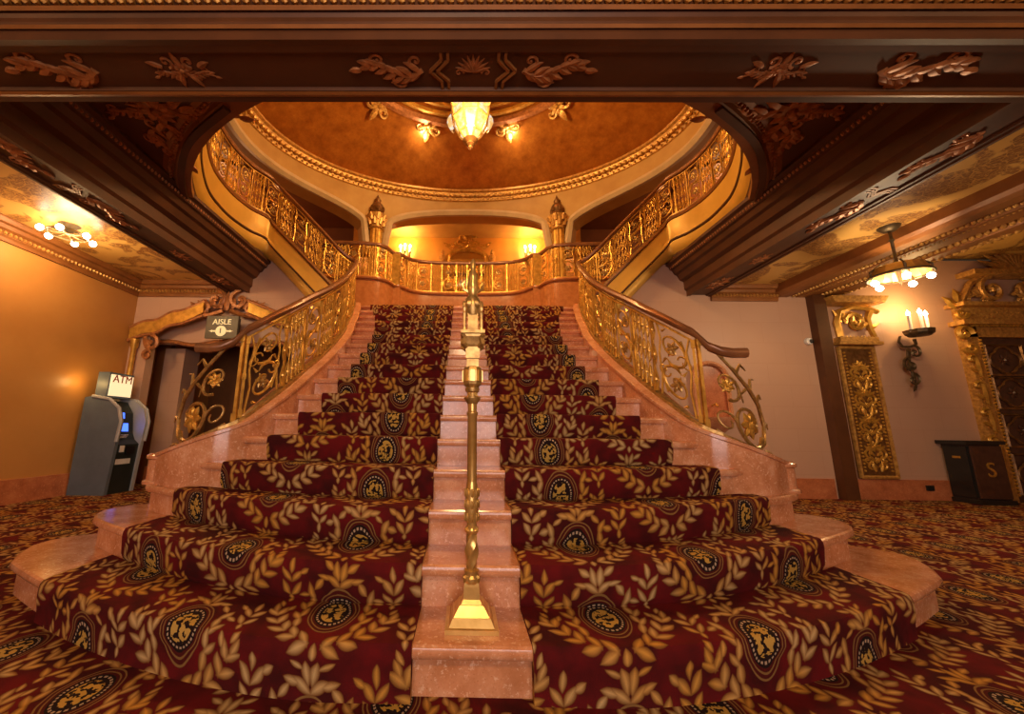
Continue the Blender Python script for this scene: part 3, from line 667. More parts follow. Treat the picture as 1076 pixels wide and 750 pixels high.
# longitudinal beams
for sx, side in ((-1, 'left'), (1, 'right')):
    P_ = [Vector((0, 2.17, 0)), Vector((0, YW, 0))]
    prof = [(3.55, SOF+.012), (3.585, SOF+.012), (3.59, SOF+.03), (3.83, SOF+.03), (3.835, SOF+.012), (3.87, SOF+.012), (3.875, SOF), (3.90, SOF), (3.90, CEIL+.05), (3.95, H2+.01), (3.24, H2+.01), (3.24, H2-.03), (3.28, H2-.05), (3.30, H2-.10), (3.33, H2-.11), (3.36, H2-.17), (3.40, H2-.19), (3.44, H2-.27), (3.50, H2-.30), (3.50, SOF+.12), (3.53, SOF+.09), (3.53, SOF)]
    if sx < 0: prof = [(-a, b) for a, b in prof]
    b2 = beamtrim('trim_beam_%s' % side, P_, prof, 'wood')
    rope('rope_moulding', (sx*3.30, 2.2, H2-.075), (sx*3.30, YW-.02, H2-.075), .022, b2, 'carved'); rope('rope_moulding', (sx*3.40, 2.2, H2-.165), (sx*3.40, YW-.02, H2-.165), .022, b2, 'carved')
    for y0, l, kd in ((2.45, .46, 'spray'), (3.30, .50, 'spray'), (4.55, .30, 'double'), (5.35, .46, 'double')):
        soffit_ornament(b2, (sx*3.71, y0, SOF+.03), (0, 1, 0), (1, 0, 0), l, kd)
    m = MB()
    for off in (0, .03, .06):
        pl = [(3.59, 3.10+off), (3.65, 3.10+off), (3.71, 3.18+off), (3.77, 3.10+off), (3.83, 3.10+off)]
        for (a1, y1), (a2, y2) in zip(pl, pl[1:]): m.tube([(sx*a1, y1, SOF+.026), (sx*a2, y2, SOF+.026)], .010, 4)
    make('fret_moulding', m, 'woodlit', b2)
    make('edge_moulding', MB().sweep([Vector((sx*3.93, 2.17, 0)), Vector((sx*3.93, YW, 0))], [(-.03, SOF+.05), (0, SOF+.02), (.03, SOF+.05), (0, SOF+.10)]), 'woodlit', b2)
# spandrel ceiling with oval opening
m = MB(); rows_i = []; rows_o = []
for sx in (-1, 1):
    inn = []; out = []
    for i in range(41):
        phi = PI-(PI*.56)*i/40; x, y = ell(phi); x = min(x, 3.26); inn.append((sx*x, y, H2))
        if i < 14: q = i/13; out.append((sx*3.26*q, 2.17, H2))
        else: out.append((sx*3.26, max(2.17, min(YW, 2.17+(i-13)/27*(YW-2.17))), H2))
    m.quadgrid([inn, out])
    lip = [p for p in inn if abs(p[0]) < 3.255]; m.quadgrid([lip, [(a, b, H2+.10) for a, b, c in lip]])
ceil_sp = struct(make('ceiling_spandrel', m, 'wood'))
for sx in (-1, 1):
    pth = []
    for i in range(41):
        phi = PI-(PI*.56)*i/40; x, y = ell(phi, .0)
        if x < 3.27: pth.append(Vector((sx*x, y, H2)))
    s2 = -1 if sx < 0 else 1
    make('ring_moulding', MB().sweep(pth, [(s2*a, b) for a, b in ((-.02, .02), (-.02, -.05), (.05, -.06), (.12, -.045), (.14, -.012), (.20, -.012), (.23, .0))]), 'woodlit', ceil_sp, smooth=True)
    mm = MB(); pr = Path(pth)
    nb = int(pr.L/.05)
    for i in range(nb):
        p = pr.at((i+.5)*pr.L/nb); nv = pr.nrm((i+.5)*pr.L/nb)*s2; mm.sphere(p+nv*.17+Vector((0, 0, -.016)), .020, 5, 4)
    stuff(make('bead_moulding', mm, 'carved', ceil_sp))
    rl = Relief((sx*2.72, 2.80, H2), (sx, 0, 0), (0, 1, 0), DN)
    rl.rosette(0, 0, .16, 9); rl.acanthus(.05, .10, 1.35, .62); rl.acanthus(-.10, -.05, PI*.93, .60, -1); rl.acanthus(.10, -.05, .35, .36); rl.acanthus(.16, .2, 1.15, .45, -1); rl.scroll(.22, .55, .10, 0, 1, .02)
    make('carved_ornament', rl.m, 'carved', ceil_sp, smooth=True)
# side bay ceilings and cornices
wall('ceiling_left', -5.4, -3.9, -4, YW+.05, CEIL, CEIL+.1, 'painted'); wall('ceiling_right', 3.9, 4.95, -4, YW+.05, CEIL, CEIL+.1, 'painted'); wall('ceiling_far_right', 5.75, 11, -4, YW+.05, 3.75, 3.85, 'painted')
wall('ceiling_lobby', -3.95, 3.95, -4, 1.75, H2, H2+.1, 'wood')
CORN = [(0, -.24), (.03, -.24), (.035, -.20), (.05, -.18), (.05, -.13), (.08, -.11), (.09, -.07), (.13, -.06), (.15, -.02), (.15, .02), (0, .02)]
def cornice(name, a, b, zc, sg=1):
    o = beamtrim(name, [Vector((a[0], a[1], zc)), Vector((b[0], b[1], zc))], [(sg*n, z) for n, z in CORN], 'woodlit')
    d = (Vector((*b, 0))-Vector((*a, 0))).normalized(); nr = Vector((d.y, -d.x, 0))*sg
    rope('rope_moulding', Vector((*a, zc-.155))+nr*.055, Vector((*b, zc-.155))+nr*.055, .024, o, 'gilt'); return o
cornice('trim_cornice_left', (-5.35, -1), (-5.35, YW), CEIL); cornice('trim_cornice_back_left', (-5.35, YW), (-3.9, YW), CEIL); cornice('trim_cornice_back_right', (3.9, YW), (4.95, YW), CEIL)
# second beam on the right above the pier
b3 = beamtrim('trim_beam_far_right', [Vector((0, -1, 0)), Vector((0, YW, 0))], [(4.92, SOF+.02), (4.98, SOF), (5.12, SOF), (5.13, SOF+.03), (5.25, SOF+.03), (5.26, SOF), (5.50, SOF), (5.51, SOF+.03), (5.66, SOF+.03), (5.67, SOF), (5.86, SOF), (5.90, SOF+.06), (5.90, SOF+.55), (4.88, SOF+.3), (4.88, SOF+.05)], 'woodlit')
for x, r_ in ((5.19, .024), (5.32, .02), (5.585, .03), (5.84, .035)): rope('rope_moulding', (x, 2.4, SOF+.012), (x, YW-.02, SOF+.012), r_, b3, 'gilt')
for y0 in (3.0, 4.0, 5.0): soffit_ornament(b3, (5.84, y0, SOF), (0, 1, 0), (1, 0, 0), .30, 'double', 'gilt')

# ------------------------------------------------------------------ rotunda above: wall with arches, rim, dome
def zb(x):
    x = abs(x)
    if x < 1.62: return 4.86+.50*max(0, 1-(x/1.62)**2)**.5
    if x < 1.98: return 4.35
    return 4.75+.50*min(1, max(0, 1-((3.6-x)/1.63)**2.6))**.5 if x < 3.6 else 5.25
phis = []; N = 150
for i in range(N+1): phis.append(-PI*.62+PI*1.24*i/N)
m = MB(); inn_b = []; inn_t = []; out_b = []
for ph in phis:
    x, y = ell(ph); xo, yo = ell(ph, .34); zz = zb(x) if math.cos(ph) > -.05 else 5.25
    inn_b.append((x, y, zz)); inn_t.append((x, y, RIM)); out_b.append((xo, yo, zz))
m.quadgrid([inn_b, inn_t]); m.quadgrid([inn_b, out_b]); m.quadgrid([out_b, [(a, b, RIM) for a, b, c in out_b]])
wf = struct(make('wall_rotunda', m, 'frieze', recalc=False))
edge = [Vector(p)+Vector((0, 0, .0)) for p in inn_b]
m = MB(); m.tube([Vector((p.x*.995, EC.y+(p.y-EC.y)*.995, p.z+.05)) for p in edge], .075, 6); make('arch_edge', m, 'cream', wf, smooth=True)
rimp = [Vector((*ell(ph, -.0), RIM)) for ph in [(-PI*.70+PI*1.4*i/120) for i in range(121)]]
rimo = make('rim_moulding', MB().sweep(rimp, [(0, -.13), (.03, -.12), (.05, -.06), (.10, -.05), (.12, 0), (.16, .02), (.16, .06), (0, .06)]), 'gilt', wf, smooth=True)
m = MB(); pr = Path(rimp); nb = int(pr.L/.10)
for i in range(nb):
    p = pr.at((i+.5)*pr.L/nb); nv = pr.nrm((i+.5)*pr.L/nb); m.sphere(p+nv*.09+Vector((0, 0, -.045)), .045, 6, 4, (1, 1, .9)); m.sphere(pr.at(i*pr.L/nb)+nv*.05+Vector((0, 0, -.10)), .022, 5, 3)
stuff(make('egg_moulding', m, 'gilt', rimo))
def domez(q): return RIM+.04+.95*(1-q*q)
m = MB(); rows = []
for i in range(22):
    q = 1.0-i/21*.999; rows.append([((EA-.02)*q*math.sin(2*PI*j/64), EC.y+((EBB if math.cos(2*PI*j/64) > 0 else EBF)-.02)*q*math.cos(2*PI*j/64), domez(q)) for j in range(64)])
m.quadgrid(rows, True); dm = struct(make('ceiling_dome', m, 'dome', smooth=True, recalc=False))
for q0, dz, rr, mt in ((.50, 0, .075, 'carved'), (.44, .0, .05, 'gold'), (.38, 0, .045, 'gold'), (.32, 0, .045, 'gold'), (.26, .0, .045, 'gold')):
    pth = [(EA*q0*math.sin(2*PI*j/48), EC.y+(EBB if math.cos(2*PI*j/48) > 0 else EBF)*q0*math.cos(2*PI*j/48), domez(q0)-.03) for j in range(49)]
    make('medallion_ring', MB().tube(pth, rr, 6), mt, dm, smooth=True)
for ph in (-.98, -.40, .40, .98, 2.16, -2.16):
    q0 = .53; c = Vector((EA*q0*math.sin(ph), EC.y+EBB*q0*math.cos(ph), domez(q0)-.06)); rad = Vector((math.sin(ph), math.cos(ph), 0)); tn = Vector((rad.y, -rad.x, 0))
    rl = Relief(c, tn, rad*.8+Vector((0, 0, -.5)), rad*-.5+Vector((0, 0, -.8)))
    rl.rosette(0, 0, .17, 7); rl.scroll(-.16, .05, .10, 0, .9, .03); rl.scroll(.16, .05, .10, PI, -.9, .03); rl.leaf(0, .1, PI/2, .2, .06, 0)
    make('cartouche', rl.m, 'gilt', dm, smooth=True)
# mezzanine surroundings
wall('wall_mezzanine_left', -6.2, -6.05, 1, 10, 3.6, 6, 'mezz'); wall('wall_mezzanine_right', 6.05, 6.2, 1, 10, 3.6, 6, 'mezz')
m = MB()
for sx in (-1, 1):
    inn = []; out = []
    for i in range(31):
        ph = PI*.02+PI*.9*i/30; x, y = ell(ph, .3); inn.append((sx*x, y, 5.55)); out.append((sx*6.1, 9.3-(8.3)*i/30, 5.55))
    m.quadgrid([inn, out])
struct(make('ceiling_mezzanine', m, 'mezz'))
wall('wall_mezzanine_back', -6.1, -2.35, 8.2, 8.35, 2.9, 5.6, 'mezz'); wall('wall_mezzanine_back_right', 2.35, 6.1, 8.2, 8.35, 2.9, 5.6, 'mezz')
for sx in (-1, 1):   # coffer frame on the mezzanine ceiling
    m = MB(); pl = [(sx*3.9, 6.2), (sx*4.9, 5.6), (sx*5.4, 6.8), (sx*4.3, 7.4), (sx*3.9, 6.2)]
    for a, b in zip(pl, pl[1:]): m.tube([(a[0], a[1], 5.54), (b[0], b[1], 5.54)], .05, 4)
    struct(make('trim_coffer', m, 'woodlit'))
for sx in (-1, 1): lamp('mezzanine_fill', (sx*4.9, 6.6, 5.0), 60, (1, .5, .2), .15)  # unseen lamps added to brighten the dark side openings
# alcove behind the arch
wall('wall_alcove', -2.35, 2.35, 9.0, 9.15, 2.9, 6.0, 'wallgold'); wall('wall_alcove_left', -2.36, -2.2, 7.3, 9.0, 2.9, 6.0, 'wallgold'); wall('wall_alcove_right', 2.2, 2.36, 7.3, 9.0, 2.9, 6.0, 'wallgold')
wall('ceiling_alcove', -2.36, 2.36, 7.45, 9.1, 5.75, 5.85, 'frieze'); wall('floor_alcove', -2.36, 2.36, 7.2, 9.1, 3.0, 3.1, 'mezz')
# columns
for sx, side in ((-1, 'left'), (1, 'right')):
    T = thing('gilded_column', (sx*1.80, 6.93, 3.1), 'gilded fluted column with leafy capital and urn finial, %s of the central arch' % side, 'column', 'columns flanking the arch')
    c = (sx*1.80, 6.93, 0)
    make('base', MB().lathe(c, [(.19, 3.0), (.19, 3.1), (.16, 3.14), (.17, 3.18), (.14, 3.24)], 14), 'gold', T, smooth=True)
    m = MB(); rows = []
    for i in range(9):
        z = 3.2+1.60*i/8; rr = .13-.018*i/8; rows.append([(c[0]+math.cos(2*PI*j/40)*rr*(1+.07*math.cos(10*2*PI*j/40)), c[1]+math.sin(2*PI*j/40)*rr*(1+.07*math.cos(10*2*PI*j/40)), z) for j in range(40)])
    m.quadgrid(rows, True); make('shaft', m, 'gold', T, smooth=True)
    m = MB(); m.lathe(c, [(.12, 4.78), (.15, 4.80), (.13, 4.83), (.14, 4.9), (.19, 5.05), (.20, 5.08), (.15, 5.09)], 14)
    for row_, z, n_ in ((.14, 4.86, 8), (.16, 4.95, 8)):
        for j in range(n_):
            a = 2*PI*(j+(.5 if z > 4.9 else 0))/n_; m.tube([(c[0]+math.cos(a)*(row_+.05*q*q), c[1]+math.sin(a)*(row_+.05*q*q), z+.13*q) for q in (0, .35, .7, 1)], [.03, .035, .03, .012], 5)
    make('capital', m, 'gilt', T, smooth=True)
    m = MB(); m.lathe(c, [(.10, 5.09), (.14, 5.14), (.10, 5.20), (.13, 5.26), (.11, 5.33), (.06, 5.38), (.07, 5.44), (.03, 5.50), (0, 5.58)], 12)
    for j in range(5): a = 2*PI*j/5; m.sphere((c[0]+math.cos(a)*.11, c[1]+math.sin(a)*.11, 5.24), .045, 6, 4, (1, 1, 1.5))
    make('finial', m, 'bronze', T, smooth=True)
# mirror
T = thing('gilt_mirror', (.03, 8.97, 3.9), 'arched wall mirror in a carved gilt frame at the back of the alcove', 'mirror')
mz = 4.35; hw = .50; mt = 5.15
arc = [(-hw, mz)]+[(hw*math.cos(a), mt+.24*math.sin(a)) for a in [PI-PI*i/16 for i in range(17)]]+[(hw, mz)]
m = MB().poly([(x+.03, 8.95, z) for x, z in arc]); make('glass', m, 'mirrorglass', T, recalc=False)
m = MB().tube([(x+.03, 8.93, z) for x, z in arc+[arc[0]]], .06, 6); make('frame', m, 'gold', T, smooth=True)
for sx in (-1, 1): make('side_column', MB().lathe((sx*.62+.03, 8.90, 0), [(.06, 4.2), (.05, 4.3), (.045, 5.0), (.08, 5.12), (.09, 5.18), (.04, 5.24), (.05, 5.3), (0, 5.4)], 8), 'gilt', T, smooth=True)
rl = Relief((.03, 8.90, 5.42), (1, 0, 0), (0, 0, 1), (0, -1, 0), 1.2); rl.acanthus(.03, 0, .25, .42); rl.acanthus(-.03, 0, PI-.25, .42, -1); rl.rosette(0, .12, .12); rl.scroll(-.12, .22, .09, 0, 1, .025); rl.scroll(.12, .22, .09, PI, -1, .025)
for i in range(5): rl.leaf(0, .18, PI/2+(i-2)*.35, .22, .035, 0)
make('crest', rl.m, 'gold', T, smooth=True)

# ------------------------------------------------------------------ lamps
def candle(T, p, r=.016, h=.12, hang=False):
    make('candle', MB().lathe(p, [(r*1.5, -.012), (r*1.5, 0), (r, .004), (r, h)], 8), 'white', T)
    make('bulb', MB().lathe((p[0], p[1], p[2]+h), [(.004, 0), (r*1.2, .02), (r*1.15, .04), (r*.5, .065), (0, .085)], 8), 'flame', T, smooth=True)
for sx, side in ((-1, 'left'), (1, 'right')):
    c = Vector((sx*1.55+.03, 8.86, 5.30)); T = thing('wall_sconce', c, 'lit candle wall sconce in the alcove, %s of the gilt mirror' % side, 'sconce', 'alcove sconces')
    m = MB().lathe(c+Vector((0, .10, -.20)), [(.02, -.12), (.08, 0), (.09, .1), (.05, .22), (.02, .3)], 8, sc=(1, .4)); make('backplate', m, 'bronze', T, smooth=True)
    for dx in (-.12, 0, .12):
        m = MB().tube([c+Vector((0, .05, -.18)), c+Vector((dx*.6, -.03, -.24)), c+Vector((dx, -.07 if dx else -.12, -.17)), c+Vector((dx, -.07 if dx else -.12, -.06))], .016, 6); make('arm', m, 'bronze', T, smooth=True)
        candle(T, c+Vector((dx, -.07 if dx else -.12, -.05)), .024, .12)
    lamp('sconce_light', c+Vector((0, -.16, .1)), 60, (1, .58, .2), .08)
# right wall sconce, three candles
c = Vector((6.80, 5.62, 2.42)); T = thing('wall_sconce', c, 'bronze wall sconce with three lit candles on a scrolled bracket beside the carved doorway', 'sconce')
make('tray', MB().lathe(c, [(.05, -.05), (.12, -.04), (.16, 0), (.17, .05), (.15, .05), (.13, .01), (0, 0)], 10), 'iron', T)
for j, (dx, dy) in enumerate(((-.13, -.02), (0, -.06), (.13, -.02))): candle(T, c+Vector((dx, dy, .03+.02*(j == 1))), .019, .24)
rl = Relief((6.72, 5.70, 2.25), (-1, 0, 0), (0, 0, 1), (0, -1, 0))
rl.line([(-.08, .10), (-.09, .02), (0, -.02), (.12, -.02), (.16, .06), (.12, .14)], .022, .016); rl.scroll(-.05, -.10, .10, PI/2, 1.1, .02); rl.scroll(.05, -.30, .12, PI/2, -1.2, .022); rl.scroll(.05, -.52, .10, PI/2, 1.2, .02)
for i in range(6): rl.leaf(.04, -.2-.08*i, 1.2+(i % 2)*.8+PI*(i % 2), .12, .025)
rl.line([(.04, -.05), (.08, -.3), (.03, -.5), (.06, -.68)], .026, .012); make('bracket', rl.m, 'iron', T, smooth=True)
lamp('sconce_light', c+Vector((0, -.15, .42)), 30, (1, .60, .22), .09)
# chandelier right
c = Vector((4.75, 4.0, CEIL)); T = thing('chandelier', c, 'hanging bronze ceiling lamp with glass ring and bare bulbs in front of the pilaster', 'chandelier')
make('canopy', MB().lathe(c, [(0, -.06), (.05, -.055), (.09, -.02), (.10, 0)], 12), 'iron', T, smooth=True)
make('stem', MB().lathe(c, [(.014, -.05), (.014, -.14), (.028, -.16), (.014, -.18), (.014, -.40), (.035, -.43), (.05, -.48), (.03, -.51), (.016, -.65), (0, -.70)], 8), 'iron', T, smooth=True)
for q in range(5):
    a = 2*PI*q/5+.3; d = Vector((math.cos(a), math.sin(a), 0))
    make('arm', MB().tube([c+Vector((0, 0, -.46)), c+d*.14+Vector((0, 0, -.44)), c+d*.24+Vector((0, 0, -.52)), c+d*.235+Vector((0, 0, -.60))], .011, 5), 'iron', T)
    make('bulb', MB().sphere(c+d*.215+Vector((0, 0, -.65)), .033, 8, 6), 'bulb', T, smooth=True)
    a2 = a+PI/6; mm = MB(); r1, r2 = .20, .25
    mm.quadgrid([[c+Vector((math.cos(a+PI*.4*i/4)*r1, math.sin(a+PI*.4*i/4)*r1, -.48)) for i in range(5)], [c+Vector((math.cos(a+PI*.4*i/4)*r2, math.sin(a+PI*.4*i/4)*r2, -.585)) for i in range(5)]]); make('glass_panel', mm, 'brass', T)
make('ring', MB().tube([c+Vector((math.cos(2*PI*i/24)*.25, math.sin(2*PI*i/24)*.25, -.585)) for i in range(25)], .013, 5), 'iron', T)
lamp('chandelier_light', c+Vector((0, 0, -.78)), 55, (1, .70, .40), .12)
# flush lamp left
c = Vector((-4.68, 4.05, CEIL)); T = thing('ceiling_lamp', c, 'flush bronze ceiling lamp with a ring of bare bulbs over the cash machine side', 'ceiling lamp')
make('canopy', MB().lathe(c, [(0, -.13), (.04, -.12), (.05, -.06), (.07, -.03), (.10, 0)], 12), 'iron', T, smooth=True)
make('ring', MB().tube([c+Vector((math.cos(2*PI*i/24)*.17, math.sin(2*PI*i/24)*.17, -.12)) for i in range(25)], .016, 5), 'iron', T)
for q in range(6):
    a = 2*PI*q/6; d = Vector((math.cos(a), math.sin(a), 0))
    make('arm', MB().tube([c+Vector((0, 0, -.10)), c+d*.1+Vector((0, 0, -.13)), c+d*.21+Vector((0, 0, -.12))], .010, 5), 'iron', T); make('bulb', MB().sphere(c+d*.225+Vector((0, 0, -.135)), .035, 8, 6), 'bulb', T, smooth=True)
lamp('ceiling_lamp_light', c+Vector((0, 0, -.26)), 48, (1, .62, .28), .15)
# rotunda lantern
c = Vector((.03, 5.0, 0)); T = thing('pendant_lantern', (.03, 5, 6.9), 'large faceted stained glass lantern in a brass cage hanging from the dome', 'lantern')
prof = [(.06, 5.17), (.17, 5.30), (.27, 5.52), (.31, 5.78), (.28, 6.05), (.16, 6.25)]
for j in range(8):
    a0 = 2*PI*j/8+PI/8-PI/2; a1 = a0+PI/4
    for (r0, z0), (r1, z1) in zip(prof, prof[1:]):
        m = MB().poly([c+Vector((math.cos(a)*r*.97, math.sin(a)*r*.97, z)) for a, r, z in ((a0, r0, z0), (a1, r0, z0), (a1, r1, z1), (a0, r1, z1))]); make('glass_pane', m, 'lampglass', T)
    make('rib', MB().tube([c+Vector((math.cos(a0)*r, math.sin(a0)*r, z)) for r, z in prof], .018, 5), 'brass', T)
    if j % 2 == 0:
        d = Vector((math.cos(a0+PI/8), math.sin(a0+PI/8), 0)); make('side_lantern', MB().lathe(c+d*.42+Vector((0, 0, 5.72)), [(0, -.12), (.04, -.06), (.075, .04), (.07, .12), (.03, .18), (0, .22)], 6), 'lampglass', T)
        make('bracket', MB().tube([c+d*.29+Vector((0, 0, 5.62)), c+d*.38+Vector((0, 0, 5.55)), c+d*.42+Vector((0, 0, 5.62))], .014, 5), 'brass', T)
for r, z in prof[1:5]: make('hoop', MB().tube([c+Vector((math.cos(2*PI*j/8+PI/8)*r, math.sin(2*PI*j/8+PI/8)*r, z)) for j in range(9)], .018, 5), 'brass', T)
m = MB().lathe(c, [(0, 5.02), (.035, 5.05), (.03, 5.08), (.07, 5.11), (.05, 5.14), (.12, 5.18), (.08, 5.21)], 10); make('drop_finial', m, 'bronze', T, smooth=True)
make('chain', MB().lathe(c, [(.10, 6.25), (.03, 6.32), (.02, 6.78)], 6), 'brass', T)
lamp('lantern_light', (.03, 4.45, 5.2), 330, (1, .60, .24), .3)
for ph in (-.40, .40): lamp('cartouche_light', (EA*.60*math.sin(ph), EC.y+EBB*.58*math.cos(ph), domez(.58)-.16), 22, (1, .70, .42), .08)

# ------------------------------------------------------------------ left: cash machine, sign, doorway arch
T = thing('cash_machine', (-5.02, 5.47, 0), 'blue grey cash machine with lit topper against the left wall', 'cash machine')
Yf, Yb = 5.25, 5.72
side = [(-5.30, 0), (-4.80, 0), (-4.76, .70), (-4.74, .98), (-4.80, 1.16), (-4.95, 1.28), (-5.20, 1.32), (-5.30, 1.30)]
m = MB()
m.quadgrid([[(x, Yf, z) for x, z in side], [(x, Yf+.05, z) for x, z in side]], True); m.poly([(x, Yf, z) for x, z in side]); m.poly([(x, Yf+.05, z) for x, z in side][::-1]); make('side_panel', m, 'atmgrey', T)
m = MB(); m.quadgrid([[(x, Yb-.05, z) for x, z in side], [(x, Yb, z) for x, z in side]], True); m.poly([(x, Yb-.05, z) for x, z in side]); m.poly([(x, Yb, z) for x, z in side][::-1]); make('side_panel', m, 'atmlight', T)
inner = [(-5.29, 0), (-4.82, 0), (-4.79, .66), (-4.86, .72), (-4.90, .80), (-4.95, 1.10), (-5.06, 1.26), (-5.29, 1.28)]
m = MB(); m.quadgrid([[(x, Yf+.05, z) for x, z in inner], [(x, Yb-.05, z) for x, z in inner]], True); make('front', m, 'atmdark', T)
edgep = [Vector((x+.006, Yf+.0, z)) for x, z in side[2:7]]; make('edge_trim', MB().tube(edgep, .022, 6), 'atmlight', T, smooth=True); make('edge_trim', MB().tube([p+Vector((0, Yb-Yf, 0)) for p in edgep], .022, 6), 'atmlight', T, smooth=True)
def onfront(y0, y1, q0, q1, a, b, d=.008):  # rectangle on slanted front between inner pts a-b
    A = Vector((inner[a][0], 0, inner[a][1])); B = Vector((inner[b][0], 0, inner[b][1])); n = Vector((B.z-A.z, 0, -(B.x-A.x))).normalized()*d
    p = A.lerp(B, q0)+n; q = A.lerp(B, q1)+n; return MB().poly([(p.x, y0, p.z), (p.x, y1, p.z), (q.x, y1, q.z), (q.x, y0, q.z)])
make('screen', onfront(5.34, 5.58, .12, .50, 4, 5), 'screen', T); make('screen', onfront(5.36, 5.52, .72, 1.0, 4, 5), 'screen', T)
m = MB()
for i in range(3):
    for j in range(4): m.box((-4.885+.012*j, 5.42+i*.045, .735+.018*j), (.02, .032, .012))
make('keypad', m, 'white', T)
make('card_slot', MB().box((-4.80, 5.40, .60), (.03, .07, .09)), 'white', T); make('cash_slot', MB().box((-4.79, 5.53, .58), (.03, .14, .11)), 'blackpaint', T)
make('notice', MB().box((-4.803, 5.46, .43), (.008, .24, .08)), 'white', T)
tp = make('topper', MB().box((-5.10, 5.46, 1.48), (.16, .40, .36)), 'atmgrey', T)
make('lit_face', MB().box((-5.012, 5.46, 1.48), (.02, .35, .30)), 'atmglow', tp)
def text(name, s, loc, rot, size, mat, parent, ext=.004):
    cu = bpy.data.curves.new(name, 'FONT'); cu.body = s; cu.size = size; cu.extrude = ext; cu.align_x = 'CENTER'; cu.align_y = 'CENTER'; cu.offset = 0
    o = bpy.data.objects.new(name, cu); COL.objects.link(o); me = bpy.data.meshes.new_from_object(o.evaluated_get(bpy.context.evaluated_depsgraph_get()) if False else o)
    bpy.data.objects.remove(o); me.materials.clear(); me.materials.append(MATS[mat]); q = bpy.data.objects.new(name, me); COL.objects.link(q)
    q.parent = parent; q.matrix_parent_inverse = Matrix.Translation(-parent.location) if parent.type == 'EMPTY' else Matrix()
    q.location = loc; q.rotation_euler = rot; return q
text('lettering', 'ATM', (-5.0, 5.46, 1.57), (PI/2, 0, PI/2), .155, 'red', tp)
lamp('topper_light', (-5.2, 5.12, 1.5), 2.2, (1, .6, .2), .05)
# aisle sign
T = thing('aisle_sign', (-3.83, 5.74, 2.45), 'square metal AISLE 1 sign hanging under the gilded arch crest', 'sign')
make('plate', MB().box((-3.83, 5.74, 2.45), (.50, .04, .36)), 'signgrey', T)
make('side_box', MB().box((-3.83, 5.79, 2.45), (.46, .06, .32)), 'blackpaint', T)
text('lettering', 'AISLE', (-3.83, 5.716, 2.53), (PI/2, 0, 0), .125, 'signlit', T)
m = MB(); m.lathe((-3.83, 5.716, 2.385), [(.085, 0), (.085, .008)], 16, ax=(0, -1, 0), sc=(1, 1))
for s_ in (-1, 1): m.poly([(-3.83+s_*.09, 5.714, 2.40), (-3.83+s_*.20, 5.714, 2.385), (-3.83+s_*.09, 5.714, 2.37)]); m.poly([(-3.83+s_*.14, 5.713, 2.405), (-3.83+s_*.18, 5.713, 2.385), (-3.83+s_*.14, 5.713, 2.365), (-3.83+s_*.12, 5.713, 2.385)])
make('emblem', m, 'signlit', T); text('lettering', '1', (-3.83, 5.700, 2.385), (PI/2, 0, 0), .11, 'signgrey', T)
# gilded doorway arch trim
T = struct(make('trim_doorway_arch', MB().sweep([Vector((x, YW-.02, z)) for x, z in crom([(-5.32, 2.36, 0), (-5.1, 2.46, 0), (-4.9, 2.50, 0), (-4.7, 2.60, 0), (-4.45, 2.70, 0), (-4.25, 2.78, 0)], 6) for x, z in ((x, z),)] if False else [Vector((p.x, YW-.03, p.y)) for p in crom([(-5.32, 2.34, 0), (-5.12, 2.44, 0), (-4.92, 2.47, 0), (-4.72, 2.59, 0), (-4.5, 2.64, 0), (-4.2, 2.79, 0)], 6)], [(.05, .09), (-.05, .09), (-.07, .02), (-.03, -.09), (.05, -.09)]), 'gold', smooth=True))
make('arch_side', MB().sweep([Vector((p.x, YW-.03, p.y)) for p in crom([(-3.48, 2.80, 0), (-3.25, 2.70, 0), (-3.05, 2.63, 0), (-2.85, 2.60, 0), (-2.68, 2.50, 0)], 6)], [(.05, .08), (-.05, .08), (-.07, .02), (-.03, -.08), (.05, -.08)]), 'gold', T, smooth=True)
for pl in ([(-5.34, 2.24, 0), (-5.12, 2.33, 0), (-4.92, 2.36, 0), (-4.72, 2.48, 0), (-4.5, 2.53, 0), (-4.2, 2.66, 0)], [(-5.34, 2.45, 0), (-5.12, 2.55, 0), (-4.92, 2.58, 0), (-4.72, 2.70, 0), (-4.5, 2.75, 0), (-4.2, 2.90, 0)], [(-3.5, 2.69, 0), (-3.25, 2.59, 0), (-3.05, 2.53, 0), (-2.85, 2.50, 0), (-2.66, 2.40, 0)], [(-3.5, 2.91, 0), (-3.25, 2.81, 0), (-3.05, 2.73, 0), (-2.85, 2.70, 0), (-2.66, 2.60, 0)]):
    make('arch_edge', MB().tube([(p.x, YW-.06, p.y) for p in crom(pl, 6)], .028, 6), 'carved', T, smooth=True)
rl = Relief((-3.84, YW-.04, 2.80), (1, 0, 0), (0, 0, 1), (0, -1, 0), 1.15)
for s_ in (-1, 1):
    rl.scroll(s_*.17, .11, .15, PI/2, s_*1.2, .035); rl.scroll(s_*.36, -.02, .11, PI/2, s_*1.1, .03); rl.line([(s_*.05, -.05), (s_*.2, -.10), (s_*.36, -.13), (s_*.46, -.04), (s_*.5, .02)], .035, .02)
    for i in range(5): rl.leaf(s_*(.08+.08*i), -.02, PI/2-s_*(.2+.2*i), .16, .035, s_*.4)
rl.leaf(0, -.05, PI/2, .28, .05, 0); make('crest', rl.m, 'carved', T, smooth=True)
make('thin_column', MB().lathe((-5.22, YW-.06, 0), [(.06, 0), (.06, .2), (.035, .24), (.035, 2.1), (.055, 2.14), (.06, 2.26)], 10), 'gold', T, smooth=True)
